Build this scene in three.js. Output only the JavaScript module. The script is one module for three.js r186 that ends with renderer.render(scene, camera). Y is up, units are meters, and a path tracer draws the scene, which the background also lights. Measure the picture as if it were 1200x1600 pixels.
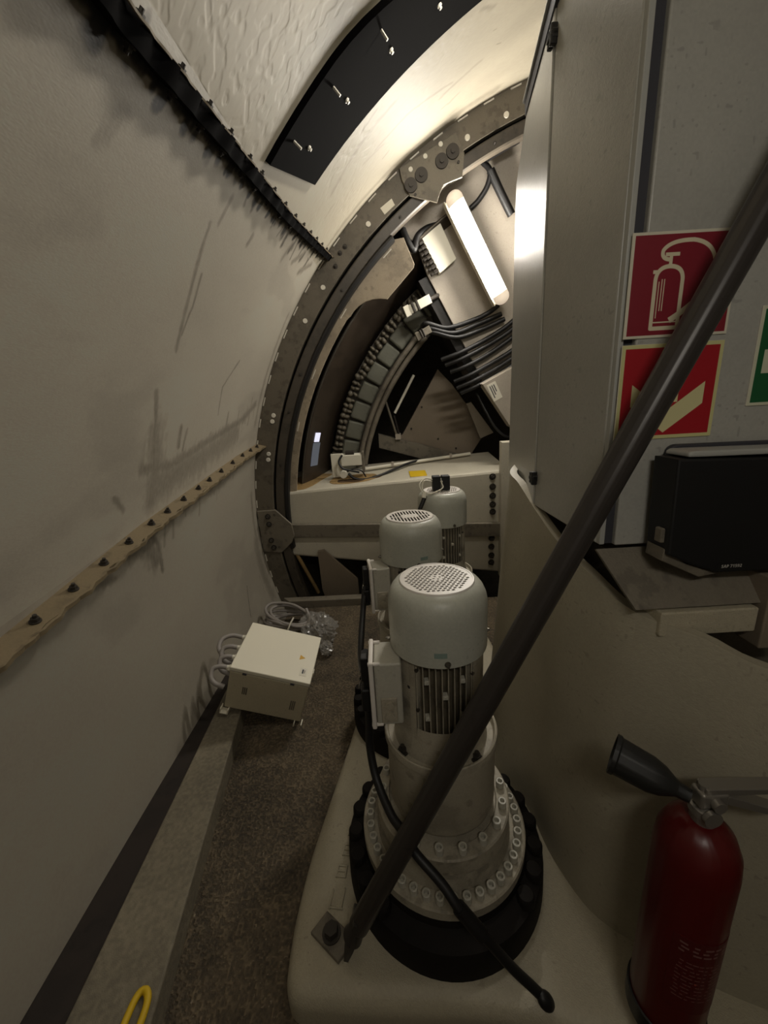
import * as THREE from 'three';
import { mergeGeometries, mergeVertices, toCreasedNormals } from 'three/addons/utils/BufferGeometryUtils.js';
import { RoundedBoxGeometry } from 'three/addons/geometries/RoundedBoxGeometry.js';

/* ------------------------------------------------------------------ camera, light, exposure */
const EYE = 1.5;                                            // the lens is 1.5 m above the dark floor mat
const D2R = Math.PI / 180;
const scene = new THREE.Scene();
scene.background = new THREE.Color(0x000000);
const camera = new THREE.PerspectiveCamera(106.26, 1200 / 1600, 0.02, 40);
camera.position.set(0, EYE, 0);
camera.rotation.set(-15 * D2R, 0, -3.4 * D2R, 'XYZ');
const renderer = new THREE.WebGLRenderer({ antialias: true });
renderer.toneMapping = THREE.LinearToneMapping;
renderer.toneMappingExposure = 1.18;
renderer.shadowMap.enabled = true;
const WARM = new THREE.Color(1, 0.94, 0.84);
const POWER_FRONT = 0.8, POWER_ROOF = 0.5, POWER_REAR = 0.16;   // candela of each of the six points in a luminaire

/* ------------------------------------------------------------------ frames and helpers */
// W(x, h, f): metres right of, above and ahead of the lens.  The nacelle's axis tips up by 7 degrees: RING is its frame (x, v up, z towards us)
const W = (x, h, f) => new THREE.Vector3(x, h + EYE, -f);
const RING_AT = new THREE.Vector3(0, EYE - 0.2, -2.85), TILT = 7 * D2R, CX = 1.77, CV = -0.735;
const ringToWorld = (v) => v.clone().applyAxisAngle(new THREE.Vector3(1, 0, 0), TILT).add(RING_AT);
const polar = (deg, r, s = 0) => new THREE.Vector3(CX + r * Math.cos(deg * D2R), CV + r * Math.sin(deg * D2R), -s);

let seed = 7;
const rnd = () => { seed = (seed * 1664525 + 1013904223) >>> 0; return seed / 4294967296; };
const rr = (a, b) => a + (b - a) * rnd();

const taken = new Map();
const numbered = (name) => { const k = taken.get(name) ?? 0; taken.set(name, k + 1); return k ? `${name}_${String(k).padStart(3, '0')}` : name; };
function thing(name, label, category, base, { ring = false, group, kind, turn } = {}) {
  const o = new THREE.Group(); o.name = numbered(name); scene.add(o);
  o.userData.base = undefined; delete o.userData.base;
  const b = Array.isArray(base) ? new THREE.Vector3(...base) : base;
  o.position.copy(ring ? ringToWorld(b) : b);
  if (ring) o.rotation.x = TILT;
  if (turn) o.rotation.y = turn;
  bases.set(o, b);
  if (label) o.userData.label = label;
  if (category) o.userData.category = category;
  if (group) o.userData.group = group;
  if (kind) o.userData.kind = kind;
  return o;
}
const bases = new Map();
// planar projection along each face's main direction, in metres
function boxUV(g) {
  const n = g.index ? g.toNonIndexed() : g;
  if (!n.attributes.normal) n.computeVertexNormals();
  const p = n.attributes.position, uv = new Float32Array(p.count * 2);
  const a = new THREE.Vector3(), b = new THREE.Vector3(), c = new THREE.Vector3();
  for (let i = 0; i < p.count; i += 3) {
    a.fromBufferAttribute(p, i); b.fromBufferAttribute(p, i + 1); c.fromBufferAttribute(p, i + 2);
    const m = b.clone().sub(a).cross(c.clone().sub(a));
    const ax = Math.abs(m.x), ay = Math.abs(m.y), az = Math.abs(m.z);
    [a, b, c].forEach((v, k) => {
      const [x, y] = ax > ay && ax > az ? [v.z, v.y] : ay > az ? [v.x, v.z] : [v.x, v.y];
      uv[(i + k) * 2] = x; uv[(i + k) * 2 + 1] = y;
    });
  }
  n.setAttribute('uv', new THREE.BufferAttribute(uv, 2));
  return n;
}
const tidy = (g) => { const n = g.index ? g.toNonIndexed() : g; for (const k of Object.keys(n.attributes)) if (!['position', 'normal', 'uv'].includes(k)) n.deleteAttribute(k); return n; };
const merge = (list) => mergeGeometries(list.map(tidy));
// a mesh under its thing; geometry is written in the thing's frame of reference and moved to the thing's base
function part(parent, name, g, mat, { keepUV = false, label, root } = {}) {
  let list = Array.isArray(g) ? merge(g) : g.clone();
  const b = root === null ? null : bases.get(root ?? parent);
  if (b) list.translate(-b.x, -b.y, -b.z);
  if (!keepUV) list = boxUV(list);
  const m = new THREE.Mesh(list, mat);
  m.name = numbered(name); m.castShadow = m.receiveShadow = true;
  if (label) m.userData.label = label;
  parent.add(m);
  return m;
}
// many alike pieces that share one geometry: at = [{p, q, s}]
function pieces(parent, name, g, mat, at) {
  const shared = boxUV(g.clone());
  return at.map(({ p, q, s }) => {
    const m = new THREE.Mesh(shared, Array.isArray(mat) ? mat[Math.floor(rnd() * mat.length)] : mat); m.name = numbered(name); m.castShadow = m.receiveShadow = true;
    m.position.copy(p); if (q) m.quaternion.copy(q); if (s) m.scale.setScalar(s);
    parent.add(m); return m;
  });
}
const box = (w, h, d, x = 0, y = 0, z = 0, r = 0) => (r ? new RoundedBoxGeometry(w, h, d, 3, r) : new THREE.BoxGeometry(w, h, d)).translate(x, y, z);
const cyl = (r0, r1, h, n = 24, open = false) => new THREE.CylinderGeometry(r0, r1, h, n, 1, open);
const crease = (g, deg = 35) => toCreasedNormals(g, deg * D2R);
const lathe = (pts, n = 56) => crease(new THREE.LatheGeometry(pts.map(([r, y]) => new THREE.Vector2(r, y)), n), 30);
function tube(pts, r, { seg = 0, n = 10, tension = 0.5, closed = false } = {}) {
  const c = new THREE.CatmullRomCurve3(pts, closed, 'catmullrom', tension);
  const g = new THREE.TubeGeometry(c, seg || Math.max(12, pts.length * 10), r, n, closed);
  if (closed) return g;
  const caps = [0, 1].map((t) => {
    const d = c.getTangentAt(t).multiplyScalar(t ? 1 : -1);
    return new THREE.CircleGeometry(r, n).applyQuaternion(new THREE.Quaternion().setFromUnitVectors(new THREE.Vector3(0, 0, 1), d)).translate(...c.getPointAt(t).toArray());
  });
  return merge([g, ...caps]);
}
const Y = new THREE.Vector3(0, 1, 0), Z = new THREE.Vector3(0, 0, 1), X = new THREE.Vector3(1, 0, 0);
const turnTo = (from, to) => new THREE.Quaternion().setFromUnitVectors(from, to.clone().normalize());
function rod(a, b, r, n = 12) {
  const d = b.clone().sub(a);
  return cyl(r, r, d.length(), n).applyQuaternion(turnTo(Y, d)).translate(...a.clone().add(b).multiplyScalar(0.5).toArray());
}
function shapeOf(pts, r = 0) {
  const s = new THREE.Shape();
  const v = pts.map((p) => new THREE.Vector2(p[0], p[1])), n = v.length;
  v.forEach((p, i) => {
    if (!r) { i ? s.lineTo(p.x, p.y) : s.moveTo(p.x, p.y); return; }
    const a = v[(i + n - 1) % n].clone().sub(p), b = v[(i + 1) % n].clone().sub(p);
    const k = Math.min(r, a.length() / 2.2, b.length() / 2.2);
    const p0 = p.clone().add(a.setLength(k)), p1 = p.clone().add(b.setLength(k));
    i ? s.lineTo(p0.x, p0.y) : s.moveTo(p0.x, p0.y);
    s.quadraticCurveTo(p.x, p.y, p1.x, p1.y);
  });
  s.closePath();
  return s;
}
// a plate cut from (x, v) points, its front at distance s along the axis, `deep` thick away from us
function plate(pts, s, deep, { r = 0, bevel = 0.002, holes = [] } = {}) {
  const sh = pts instanceof THREE.Shape ? pts : shapeOf(pts, r);
  sh.holes.push(...holes);
  const g = new THREE.ExtrudeGeometry(sh, { depth: Math.max(1e-4, deep - 2 * bevel), bevelEnabled: bevel > 0, bevelSize: bevel, bevelThickness: bevel, bevelOffset: -bevel, bevelSegments: 2, curveSegments: 24 });
  return g.translate(0, 0, -s - deep + bevel);
}
function arcShape(r0, r1, a0, a1, n = 64) {
  const s = new THREE.Shape();
  for (let i = 0; i <= n; i++) { const p = polar(a0 + (a1 - a0) * i / n, r1); i ? s.lineTo(p.x, p.y) : s.moveTo(p.x, p.y); }
  for (let i = n; i >= 0; i--) { const p = polar(a0 + (a1 - a0) * i / n, r0); s.lineTo(p.x, p.y); }
  s.closePath(); return s;
}
// ring profile [[r, s], ...] swept round the nacelle axis from a0 to a1 (closed profile)
function sweepRing(profile, a0, a1, n = 96) {
  const pos = [], idx = [], m = profile.length;
  for (let i = 0; i <= n; i++) for (const [r, s] of profile) pos.push(...polar(a0 + (a1 - a0) * i / n, r, s).toArray());
  for (let i = 0; i < n; i++) for (let j = 0; j < m; j++) { const a = i * m + j, b = i * m + (j + 1) % m, c = a + m, d = b + m; idx.push(a, b, c, b, d, c); }
  const g = new THREE.BufferGeometry(); g.setAttribute('position', new THREE.Float32BufferAttribute(pos, 3)); g.setIndex(idx);
  g.computeVertexNormals();
  return crease(g, 30);
}
// a closed slab whose inner face is fn(u, v) and whose back is pushed by `deep` along out(u, v)
function slab(fn, out, nu, nv, deep, uvOf) {
  const pos = [], uv = [], idx = [], W1 = nu + 1;
  for (let k = 0; k < 2; k++) for (let j = 0; j <= nv; j++) for (let i = 0; i <= nu; i++) {
    const p = fn(i / nu, j / nv); if (k) p.addScaledVector(out(i / nu, j / nv), deep);
    pos.push(p.x, p.y, p.z); uv.push(...(uvOf ? uvOf(i / nu, j / nv) : [i / nu, j / nv]));
  }
  const q = (a, b, c, d) => idx.push(a, b, c, a, c, d);
  const at = (k, i, j) => k * W1 * (nv + 1) + j * W1 + i;
  for (let j = 0; j < nv; j++) for (let i = 0; i < nu; i++) {
    q(at(0, i, j), at(0, i + 1, j), at(0, i + 1, j + 1), at(0, i, j + 1));
    q(at(1, i, j), at(1, i, j + 1), at(1, i + 1, j + 1), at(1, i + 1, j));
  }
  for (let i = 0; i < nu; i++) { q(at(0, i, 0), at(1, i, 0), at(1, i + 1, 0), at(0, i + 1, 0)); q(at(0, i, nv), at(0, i + 1, nv), at(1, i + 1, nv), at(1, i, nv)); }
  for (let j = 0; j < nv; j++) { q(at(0, 0, j), at(0, 0, j + 1), at(1, 0, j + 1), at(1, 0, j)); q(at(0, nu, j), at(1, nu, j), at(1, nu, j + 1), at(0, nu, j + 1)); }
  const g = new THREE.BufferGeometry();
  g.setAttribute('position', new THREE.Float32BufferAttribute(pos, 3)); g.setAttribute('uv', new THREE.Float32BufferAttribute(uv, 2)); g.setIndex(idx);
  return crease(g, 40);
}

/* ------------------------------------------------------------------ textures */
const hash = (x, y, k) => { let h = (x * 374761393 + y * 668265263 + k * 1442695041) | 0; h = Math.imul(h ^ (h >>> 13), 1274126177); return ((h ^ (h >>> 16)) >>> 0) / 4294967296; };
function noise(x, y, per, k) {                                // value noise that repeats after `per` cells
  const xi = Math.floor(x), yi = Math.floor(y), fx = x - xi, fy = y - yi, m = (a) => ((a % per) + per) % per;
  const u = fx * fx * (3 - 2 * fx), v = fy * fy * (3 - 2 * fy);
  const a = hash(m(xi), m(yi), k), b = hash(m(xi + 1), m(yi), k), c = hash(m(xi), m(yi + 1), k), d = hash(m(xi + 1), m(yi + 1), k);
  return a + (b - a) * u + (c - a) * v + (a - b - c + d) * u * v;
}
function fbm(u, v, base, oct, k) { let s = 0, a = 0.5, t = 0, f = base; for (let i = 0; i < oct; i++) { s += a * noise(u * f, v * f, f, k + i); t += a; a *= 0.55; f *= 2; } return s / t; }
const lin = (c) => (c <= 0.0031308 ? c * 12.92 : 1.055 * c ** (1 / 2.4) - 0.055);
function texture(w, h, fn, { srgb = false, rx = 1, ry = 1 } = {}) {
  const d = new Uint8Array(w * h * 4);
  for (let y = 0; y < h; y++) for (let x = 0; x < w; x++) {
    const c = fn((x + 0.5) / w, (y + 0.5) / h), i = (y * w + x) * 4;
    for (let k = 0; k < 3; k++) d[i + k] = 255 * Math.min(1, Math.max(0, Array.isArray(c) ? c[k] : c));
    d[i + 3] = 255;
  }
  const t = new THREE.DataTexture(d, w, h); t.wrapS = t.wrapT = THREE.RepeatWrapping; t.magFilter = THREE.LinearFilter; t.minFilter = THREE.LinearMipmapLinearFilter; t.generateMipmaps = true;
  if (srgb) t.colorSpace = THREE.SRGBColorSpace;
  t.repeat.set(rx, ry); t.needsUpdate = true;
  return t;
}
const smooth = (a, b, x) => { const t = Math.min(1, Math.max(0, (x - a) / (b - a))); return t * t * (3 - 2 * t); };
// tint factors round 1, to multiply a material's own colour
const dustTex = texture(512, 512, (u, v) => {                 // painted metal with speckles of dirt
  const n = fbm(u, v, 4, 5, 11), f = noise(u * 128, v * 128, 128, 3), sp = smooth(0.83, 0.9, noise(u * 64, v * 64, 64, 5)) * smooth(0.45, 0.6, n);
  const k = 0.95 + 0.08 * (n - 0.5) + 0.04 * (f - 0.5) - 0.09 * sp; return [k, k * 0.985, k * 0.96];
}, { srgb: true, rx: 2, ry: 2 });
const grimeTex = texture(512, 512, (u, v) => {                // dirty cast surfaces: patches and smears
  const n = fbm(u, v, 5, 5, 21), m = fbm(u + 0.3, v, 12, 4, 31), p = smooth(0.5, 0.68, n) * 0.1, q = smooth(0.58, 0.72, m) * 0.12;
  const k = 0.95 - p - q + 0.06 * (noise(u * 160, v * 160, 160, 4) - 0.5); return [k, k * 0.97, k * 0.92];
}, { srgb: true, rx: 2.2, ry: 2.2 });
const fineBump = texture(512, 512, (u, v) => 0.5 + 0.35 * (fbm(u, v, 24, 4, 41) - 0.5) + 0.25 * (noise(u * 200, v * 200, 200, 8) - 0.5), { rx: 3, ry: 3 });
const matBump = texture(1024, 1024, (u, v) => { const a = noise(u * 150, v * 150, 150, 2), b = noise(u * 330, v * 330, 330, 9), c = fbm(u, v, 10, 4, 5); return 0.25 * c + 0.5 * smooth(0.4, 0.85, a) + 0.3 * b; });
const matTex = texture(1024, 1024, (u, v) => {
  const a = noise(u * 150, v * 150, 150, 2), c = fbm(u, v, 6, 5, 15), sp = smooth(0.93, 0.97, noise(u * 200, v * 200, 200, 19));
  const k = 0.62 + 0.35 * (a - 0.5) + 0.5 * (c - 0.5) + 0.5 * sp; return [k, k * 0.96, k * 0.88];
}, { srgb: true });
const stripTex = texture(512, 512, (u, v) => { const c = fbm(u, v, 5, 5, 55), f = noise(u * 110, v * 110, 110, 56); const k = 0.85 + 0.25 * (c - 0.5) + 0.16 * (f - 0.5); return [k, k * 0.98, k * 0.93]; }, { srgb: true });
const roofBump = texture(1024, 1024, (u, v) => {              // brushed resin on the roof skin: crossing ridges
  const w = fbm(u, v, 4, 3, 61) * 0.9; const r1 = noise(u * 90 + v * 60 + w * 3, v * 130 - u * 70, 1000, 68), r2 = noise(u * 170 - v * 60 + w * 4, v * 190 + u * 60, 1000, 69); const a = noise((u + 0.15 * w) * 14, (v * 60 + w * 6), 1000, 62), b = noise((u * 26 + v * 14), (v * 26 - u * 10 + w * 4), 1000, 63);
  const where = smooth(0.38, 0.62, fbm(u, v, 5, 3, 66)); return 0.5 + 0.25 * (a - 0.5) * where + 0.2 * (b - 0.5) + (0.3 * smooth(0.55, 0.8, r1) + 0.16 * smooth(0.6, 0.8, r2)) * where;
});
/* ------------------------------------------------------------------ materials */
const M = {};
const mat = (name, color, roughness = 0.6, o = {}) => { M[name] = new THREE.MeshPhysicalMaterial({ color, roughness, metalness: 0, ...o }); M[name].name = name; return M[name]; };
mat('paint', 0xb9b8ae, 0.42, { map: dustTex, bumpMap: fineBump, bumpScale: 0.0006 });
mat('paintDirty', 0xa9a69b, 0.6, { map: grimeTex, bumpMap: fineBump, bumpScale: 0.001 });
mat('cover', 0xb7bab2, 0.38, { map: dustTex, bumpMap: fineBump, bumpScale: 0.0004 });
mat('grille', 0xd8d2ca, 0.4);
mat('fanPlastic', 0x4c4a46, 0.6);
mat('cabinet', 0xaeafab, 0.34, { map: dustTex, bumpMap: fineBump, bumpScale: 0.0007 });
mat('cabinetTrim', 0xa6a6a0, 0.4);
mat('gasket', 0x34343a, 0.6);
mat('beam', 0xc4c0b2, 0.5, { map: dustTex, bumpMap: fineBump, bumpScale: 0.0008 });
mat('flange', 0x68635a, 0.55, { map: grimeTex, bumpMap: fineBump, bumpScale: 0.001 });
mat('collar', 0x4b463f, 0.5, { map: grimeTex, bumpMap: fineBump, bumpScale: 0.001 });
mat('gusset', 0x77736a, 0.6, { map: grimeTex, bumpMap: fineBump, bumpScale: 0.0012 });
mat('rubber', 0x131212, 0.45);
mat('coverBrown', 0x3a332d, 0.35, { map: grimeTex });
mat('rubberMatte', 0x080707, 0.95, { specularIntensity: 0.1 });
mat('darkMetal', 0x2a2726, 0.45, { map: grimeTex });
mat('statorCore', 0x6a6457, 0.6, { map: grimeTex });
mat('steel', 0x6f6a60, 0.4, { metalness: 0.7 });
mat('boltDark', 0x37322c, 0.55, { metalness: 0.3 });
mat('cap', 0xd9d4c6, 0.5);
mat('plateBeige', 0xa79d8d, 0.55, { map: grimeTex, bumpMap: fineBump, bumpScale: 0.001 });
mat('plateGrey', 0xb1aaa0, 0.5, { map: dustTex, bumpMap: fineBump, bumpScale: 0.001 });
mat('panelBrown', 0x857a6b, 0.6, { map: dustTex });
mat('casingSteel', 0x55514b, 0.7, { map: grimeTex });
mat('coil', 0x666961, 0.6, { map: grimeTex, bumpMap: fineBump, bumpScale: 0.002 });
mat('coilWrap', 0x6a665c, 0.5, { map: grimeTex });
mat('casting', 0xb4ae9b, 0.5, { map: dustTex, bumpMap: fineBump, bumpScale: 0.0025 });
mat('drum', 0xaca796, 0.5, { map: dustTex, bumpMap: fineBump, bumpScale: 0.001 });
mat('matFloor', 0x857a69, 0.85, { map: matTex, bumpMap: matBump, bumpScale: 0.006 });
mat('strip', 0x857f71, 0.7, { map: stripTex, bumpMap: fineBump, bumpScale: 0.002 });
mat('enclosure', 0xc9c2ab, 0.5, { map: dustTex });
mat('enclosureLid', 0xe2dcc8, 0.45);
mat('bar', 0x3a3634, 0.36, { metalness: 0.15, map: dustTex });
mat('cable', 0x121111, 0.5);
mat('hose', 0x8d8781, 0.55);
mat('bag', 0xd8d5cf, 0.25, { transmission: 0.8, thickness: 0 });
mat('red', 0x520707, 0.35);
mat('nozzle', 0x1a1a19, 0.5);
mat('valve', 0x8d8880, 0.35, { metalness: 0.6 });
mat('blackBox', 0x0b0b0c, 0.55);
mat('yellow', 0xc8a512, 0.6);
mat('paper', 0xd9d4c4, 0.7);
mat('whitePlastic', 0xd8d3c2, 0.5);
mat('lampGlow', 0xffffff, 0.5, { emissive: new THREE.Color(1, 0.95, 0.86), emissiveIntensity: 2.2 });
mat('lampCap', 0xd9d0bf, 0.4, { emissive: new THREE.Color(1, 0.8, 0.6), emissiveIntensity: 0.45 });
mat('grease', 0x191614, 0.7, { map: grimeTex, specularIntensity: 0.4 });
mat('yellowSign', 0xc99a1e, 0.5);
mat('sealBrown', 0x2b2420, 0.8, { map: grimeTex });
mat('glowBright', 0x888890, 0.3, { emissive: new THREE.Color(0.62, 0.62, 0.75), emissiveIntensity: 1 });
mat('glowDull', 0x50545c, 0.3, { emissive: new THREE.Color(0.045, 0.05, 0.06), emissiveIntensity: 1 });
mat('residueDark', 0x4a3823, 0.6, { map: grimeTex });
mat('tan', 0x9a8258, 0.7, { map: grimeTex });
mat('resinEdge', 0x7d725c, 0.6, { map: grimeTex });

/* ------------------------------------------------------------------ the shell */
const R_IN = 2.77, S0 = -4.3, S1 = 0.03;
const AXIS_OUT = (deg) => ringToWorld(polar(deg, 1)).sub(ringToWorld(polar(deg, 0)));
// dark marks on the skin, stains and painted seam shade: strokes [[deg, s], ...] with width (m), strength and hairiness
function skinTexture(a0, a1, strokes, k, base = 1) {
  const arc = (d) => d * D2R * R_IN, lines = strokes.map((t) => { const p = t.at.map(([d, s]) => [arc(d), s]), m = 2.2 * t.w; return { ...t, p, a0: Math.min(...p.map((q) => q[0])) - m, a1: Math.max(...p.map((q) => q[0])) + m, s0: Math.min(...p.map((q) => q[1])) - m, s1: Math.max(...p.map((q) => q[1])) + m }; });
  return texture(1024, 512, (u, v) => {
    const s = -2.65 + 2.7 * u, a = arc(a0 + (a1 - a0) * v);
    let c = base + 0.07 * (fbm(u, v, 8, 4, k) - 0.5) + 0.035 * (noise(u * 512, v * 256, 512, k + 5) - 0.5);
    c -= 0.05 * smooth(0.56, 0.7, fbm(u * 0.9, v * 0.9, 6, 4, k + 9));
    let dark = 0;
    for (const l of lines) {
      if (a < l.a0 || a > l.a1 || s < l.s0 || s > l.s1) continue;
      let best = 9;
      for (let i = 0; i + 1 < l.p.length; i++) {
        const [ax, ay] = l.p[i], [bx, by] = l.p[i + 1], dx = bx - ax, dy = by - ay;
        const t = Math.min(1, Math.max(0, ((a - ax) * dx + (s - ay) * dy) / (dx * dx + dy * dy)));
        best = Math.min(best, Math.hypot(a - ax - dx * t, s - ay - dy * t));
      }
      const w = l.w * (0.4 + 0.7 * noise(a * 16, s * 70, 4000, k + 21) * (l.rough ?? 1) + 0.5 * noise(a * 60, s * 60, 4000, k + 23));
      dark = Math.max(dark, 0.75 * l.d * (1 - smooth(w * 0.1, w * 1.25, best)) * (0.75 + 0.5 * noise(a * 60, s * 160, 4000, k + 31)));
    }
    dark = Math.min(0.93, dark); c *= 1 - dark; return [c, c * (0.985 - 0.03 * dark), c * (0.95 - 0.08 * dark)];
  }, { srgb: true });
}
const skinUV = (a0, a1) => (u, v) => [(S0 + (S1 - S0) * u + 2.65) / 2.7, v];
const shell = (a0, a1, deep = 0.03) => slab((u, v) => ringToWorld(polar(a0 + (a1 - a0) * v, R_IN, S0 + (S1 - S0) * u)), (u, v) => AXIS_OUT(a0 + (a1 - a0) * v), 8, Math.ceil((a1 - a0) / 2), deep, skinUV(a0, a1));
const SEAM_TOP = 139, SEAM_LOW = 164.2;
const skinMat = (name, a0, a1, strokes, k, color, rough, bump, bscale) => mat(name, color, rough, { map: skinTexture(a0, a1, strokes, k), bumpMap: bump, bumpScale: bscale });
const drip = (d, s, len, w, dk) => ({ at: [[d, s], [d + len, s + rr(-0.02, 0.02)]], w, d: dk });
const midStrokes = [
  { at: [[143.2, -1.47], [146.5, -1.44], [149, -1.42], [151.2, -1.41]], w: 0.012, d: 0.28 }, { at: [[146, -1.4], [148, -1.385], [150, -1.4]], w: 0.008, d: 0.3 },
  { at: [[141.2, -1.41], [142.8, -1.42]], w: 0.012, d: 0.25 }, { at: [[142, -1.15], [142.6, -1.16]], w: 0.018, d: 0.3 },
  { at: [[154, -1.48], [156, -1.45], [158.5, -1.43], [160.5, -1.42]], w: 0.016, d: 0.28 }, { at: [[157, -1.44], [160.6, -1.4], [162.5, -1.42]], w: 0.07, d: 0.22 },
  { at: [[159.6, -1.5], [160.5, -1.3], [160, -0.9], [159.4, -0.4], [158, -0.2]], w: 0.035, d: 0.26 }, { at: [[161.8, -1.4], [161.5, -1], [161, -0.5]], w: 0.09, d: 0.22 },
  { at: [[160.7, -1.65], [162, -1.6]], w: 0.016, d: 0.25 }, { at: [[152, -0.73], [154.6, -0.87], [157.5, -0.85]], w: 0.008, d: 0.3 },
  { at: [[146, -0.12], [150, -0.1], [155, -0.1], [161, -0.11]], w: 0.03, d: 0.2 },
  { at: [[139.6, -0.2], [141.2, -0.35]], w: 0.03, d: 0.3 }, { at: [[139.6, -0.45], [141, -0.55]], w: 0.02, d: 0.25 }, { at: [[139.8, -0.7], [141.5, -0.72]], w: 0.02, d: 0.22 },
  { at: [[141, -2.3], [143, -2.2]], w: 0.03, d: 0.12 }, { at: [[142, -1.9], [143.5, -1.95]], w: 0.02, d: 0.14 },
];
for (let i = 0; i < 9; i++) midStrokes.push(drip(rr(156, 160), rr(-1.3, -0.2), rr(1.5, 3.5), rr(0.006, 0.016), rr(0.15, 0.3)));
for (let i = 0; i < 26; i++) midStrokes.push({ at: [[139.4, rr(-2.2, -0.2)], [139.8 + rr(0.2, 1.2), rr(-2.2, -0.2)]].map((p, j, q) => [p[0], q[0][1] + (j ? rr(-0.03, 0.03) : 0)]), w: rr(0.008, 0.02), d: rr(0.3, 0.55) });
const lowStrokes = [
  { at: [[165.4, -1.6], [166.6, -1.45], [168.5, -1.4]], w: 0.05, d: 0.3 }, { at: [[165.2, -1.45], [167, -1.38], [169.7, -1.36]], w: 0.02, d: 0.32 }, { at: [[166.2, -1.75], [166.8, -1.66]], w: 0.02, d: 0.25 },
  { at: [[165, -1.3], [166.2, -0.7], [165.4, -0.3]], w: 0.04, d: 0.2 }, 
  { at: [[183.4, -0.47], [187.5, -0.56]], w: 0.006, d: 0.6, rough: 0.3 }, { at: [[180, -0.12], [186, -0.14], [190, -0.1]], w: 0.07, d: 0.2 }, { at: [[172, -0.1], [180, -0.1]], w: 0.03, d: 0.2 },
];
for (let i = 0; i < 10; i++) lowStrokes.push(drip(165, rr(-1.9, -0.3), rr(1, 3), rr(0.006, 0.014), rr(0.12, 0.28)));
const roofStrokes = [{ at: [[134, -0.6], [130, -0.7], [126, -0.72]], w: 0.02, d: 0.12 }, { at: [[120, -0.4], [116, -0.45]], w: 0.015, d: 0.14 }, { at: [[136, -1.9], [132, -1.8]], w: 0.03, d: 0.1 }, { at: [[128, -0.5], [124, -0.52], [119, -0.45]], w: 0.012, d: 0.14 }, { at: [[137, -0.1], [125, -0.1], [112, -0.08]], w: 0.03, d: 0.2 }];
for (let i = 0; i < 14; i++) { const d = rr(112, 138), s = rr(-2.2, -0.2); roofStrokes.push({ at: [[d, s], [d - rr(1, 3), s + rr(-0.06, 0.06)]], w: rr(0.006, 0.014), d: rr(0.08, 0.18) }); }
const shellColor = 0xa5a097;
const topAng = (s) => 139.75 - Math.max(0, s + 2) * 1.1 - 0.75 * Math.max(0, s + 1);
const seamTop = [-2.6, -2.45, -2.3, -2.14, -1.97, -1.84, -1.72, -1.6, -1.46, -1.35, -1.21, -1.06, -0.9, -0.75, -0.6, -0.45, -0.3, -0.15];
const sealantAndShade = [];  // dark strip and teeth below the seam: black sealant with shadow painted in
for (let s = -2.5; s < -0.1; s += 0.1) sealantAndShade.push({ at: [[topAng(s) + 0.75, s], [topAng(s + 0.1) + 0.75, s + 0.1]], w: 0.016, d: 1.2 });
for (const s of seamTop) for (let k = 0; k < 3; k++) { const q = s + rr(-0.05, 0.05); sealantAndShade.push({ at: [[topAng(q) + 0.7, q], [topAng(q) + rr(1, 1.5), q - 0.01]], w: rr(0.012, 0.022), d: 1.15 }); }
for (let i = 0; i < 40; i++) { const s = rr(-2.4, -0.1), d = rr(112, 136); roofStrokes.push({ at: [[d, s], [d - rr(0.3, 1.2), s + rr(-0.02, 0.02)]], w: rr(0.003, 0.007), d: rr(0.12, 0.35) }); }
midStrokes.push(...sealantAndShade); roofStrokes.push(...sealantAndShade);
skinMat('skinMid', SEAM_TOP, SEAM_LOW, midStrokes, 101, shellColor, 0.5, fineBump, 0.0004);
skinMat('skinLow', SEAM_LOW, 200, lowStrokes, 131, 0x9b968d, 0.5, fineBump, 0.0004);
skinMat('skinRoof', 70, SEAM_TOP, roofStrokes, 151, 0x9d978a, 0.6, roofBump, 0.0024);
mat('skinPlain', shellColor, 0.55);

const wallLeft = thing('wall_left', 'curved grey shell wall on the left with a bolted seam', null, [0, 0, 0], { kind: 'structure' });
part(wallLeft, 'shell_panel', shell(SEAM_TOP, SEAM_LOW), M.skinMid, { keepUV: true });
part(wallLeft, 'shell_panel', shell(SEAM_LOW, 200), M.skinLow, { keepUV: true });
const ceiling = thing('ceiling', 'curved pale roof shell with brushed resin skin', null, [0, 0, 0], { kind: 'structure' });
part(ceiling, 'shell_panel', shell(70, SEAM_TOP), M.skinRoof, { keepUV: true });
const wallRight = thing('wall_right', 'curved shell wall on the right side', null, [0, 0, 0], { kind: 'structure' });
part(wallRight, 'shell_panel', shell(-60, 70), M.skinPlain, { keepUV: true });
part(wallRight, 'shell_panel', shell(200, 300), M.skinPlain, { keepUV: true });
const wallBack = thing('wall_back', 'round end wall of the shell behind', null, [0, 0, 0], { kind: 'structure' });
part(wallBack, 'end_panel', cyl(2.8, 2.8, 0.05, 64).rotateX(Math.PI / 2).translate(CX, CV, -S0 + 0.02).applyMatrix4(new THREE.Matrix4().makeRotationX(TILT).setPosition(RING_AT)), M.skinPlain);

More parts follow.
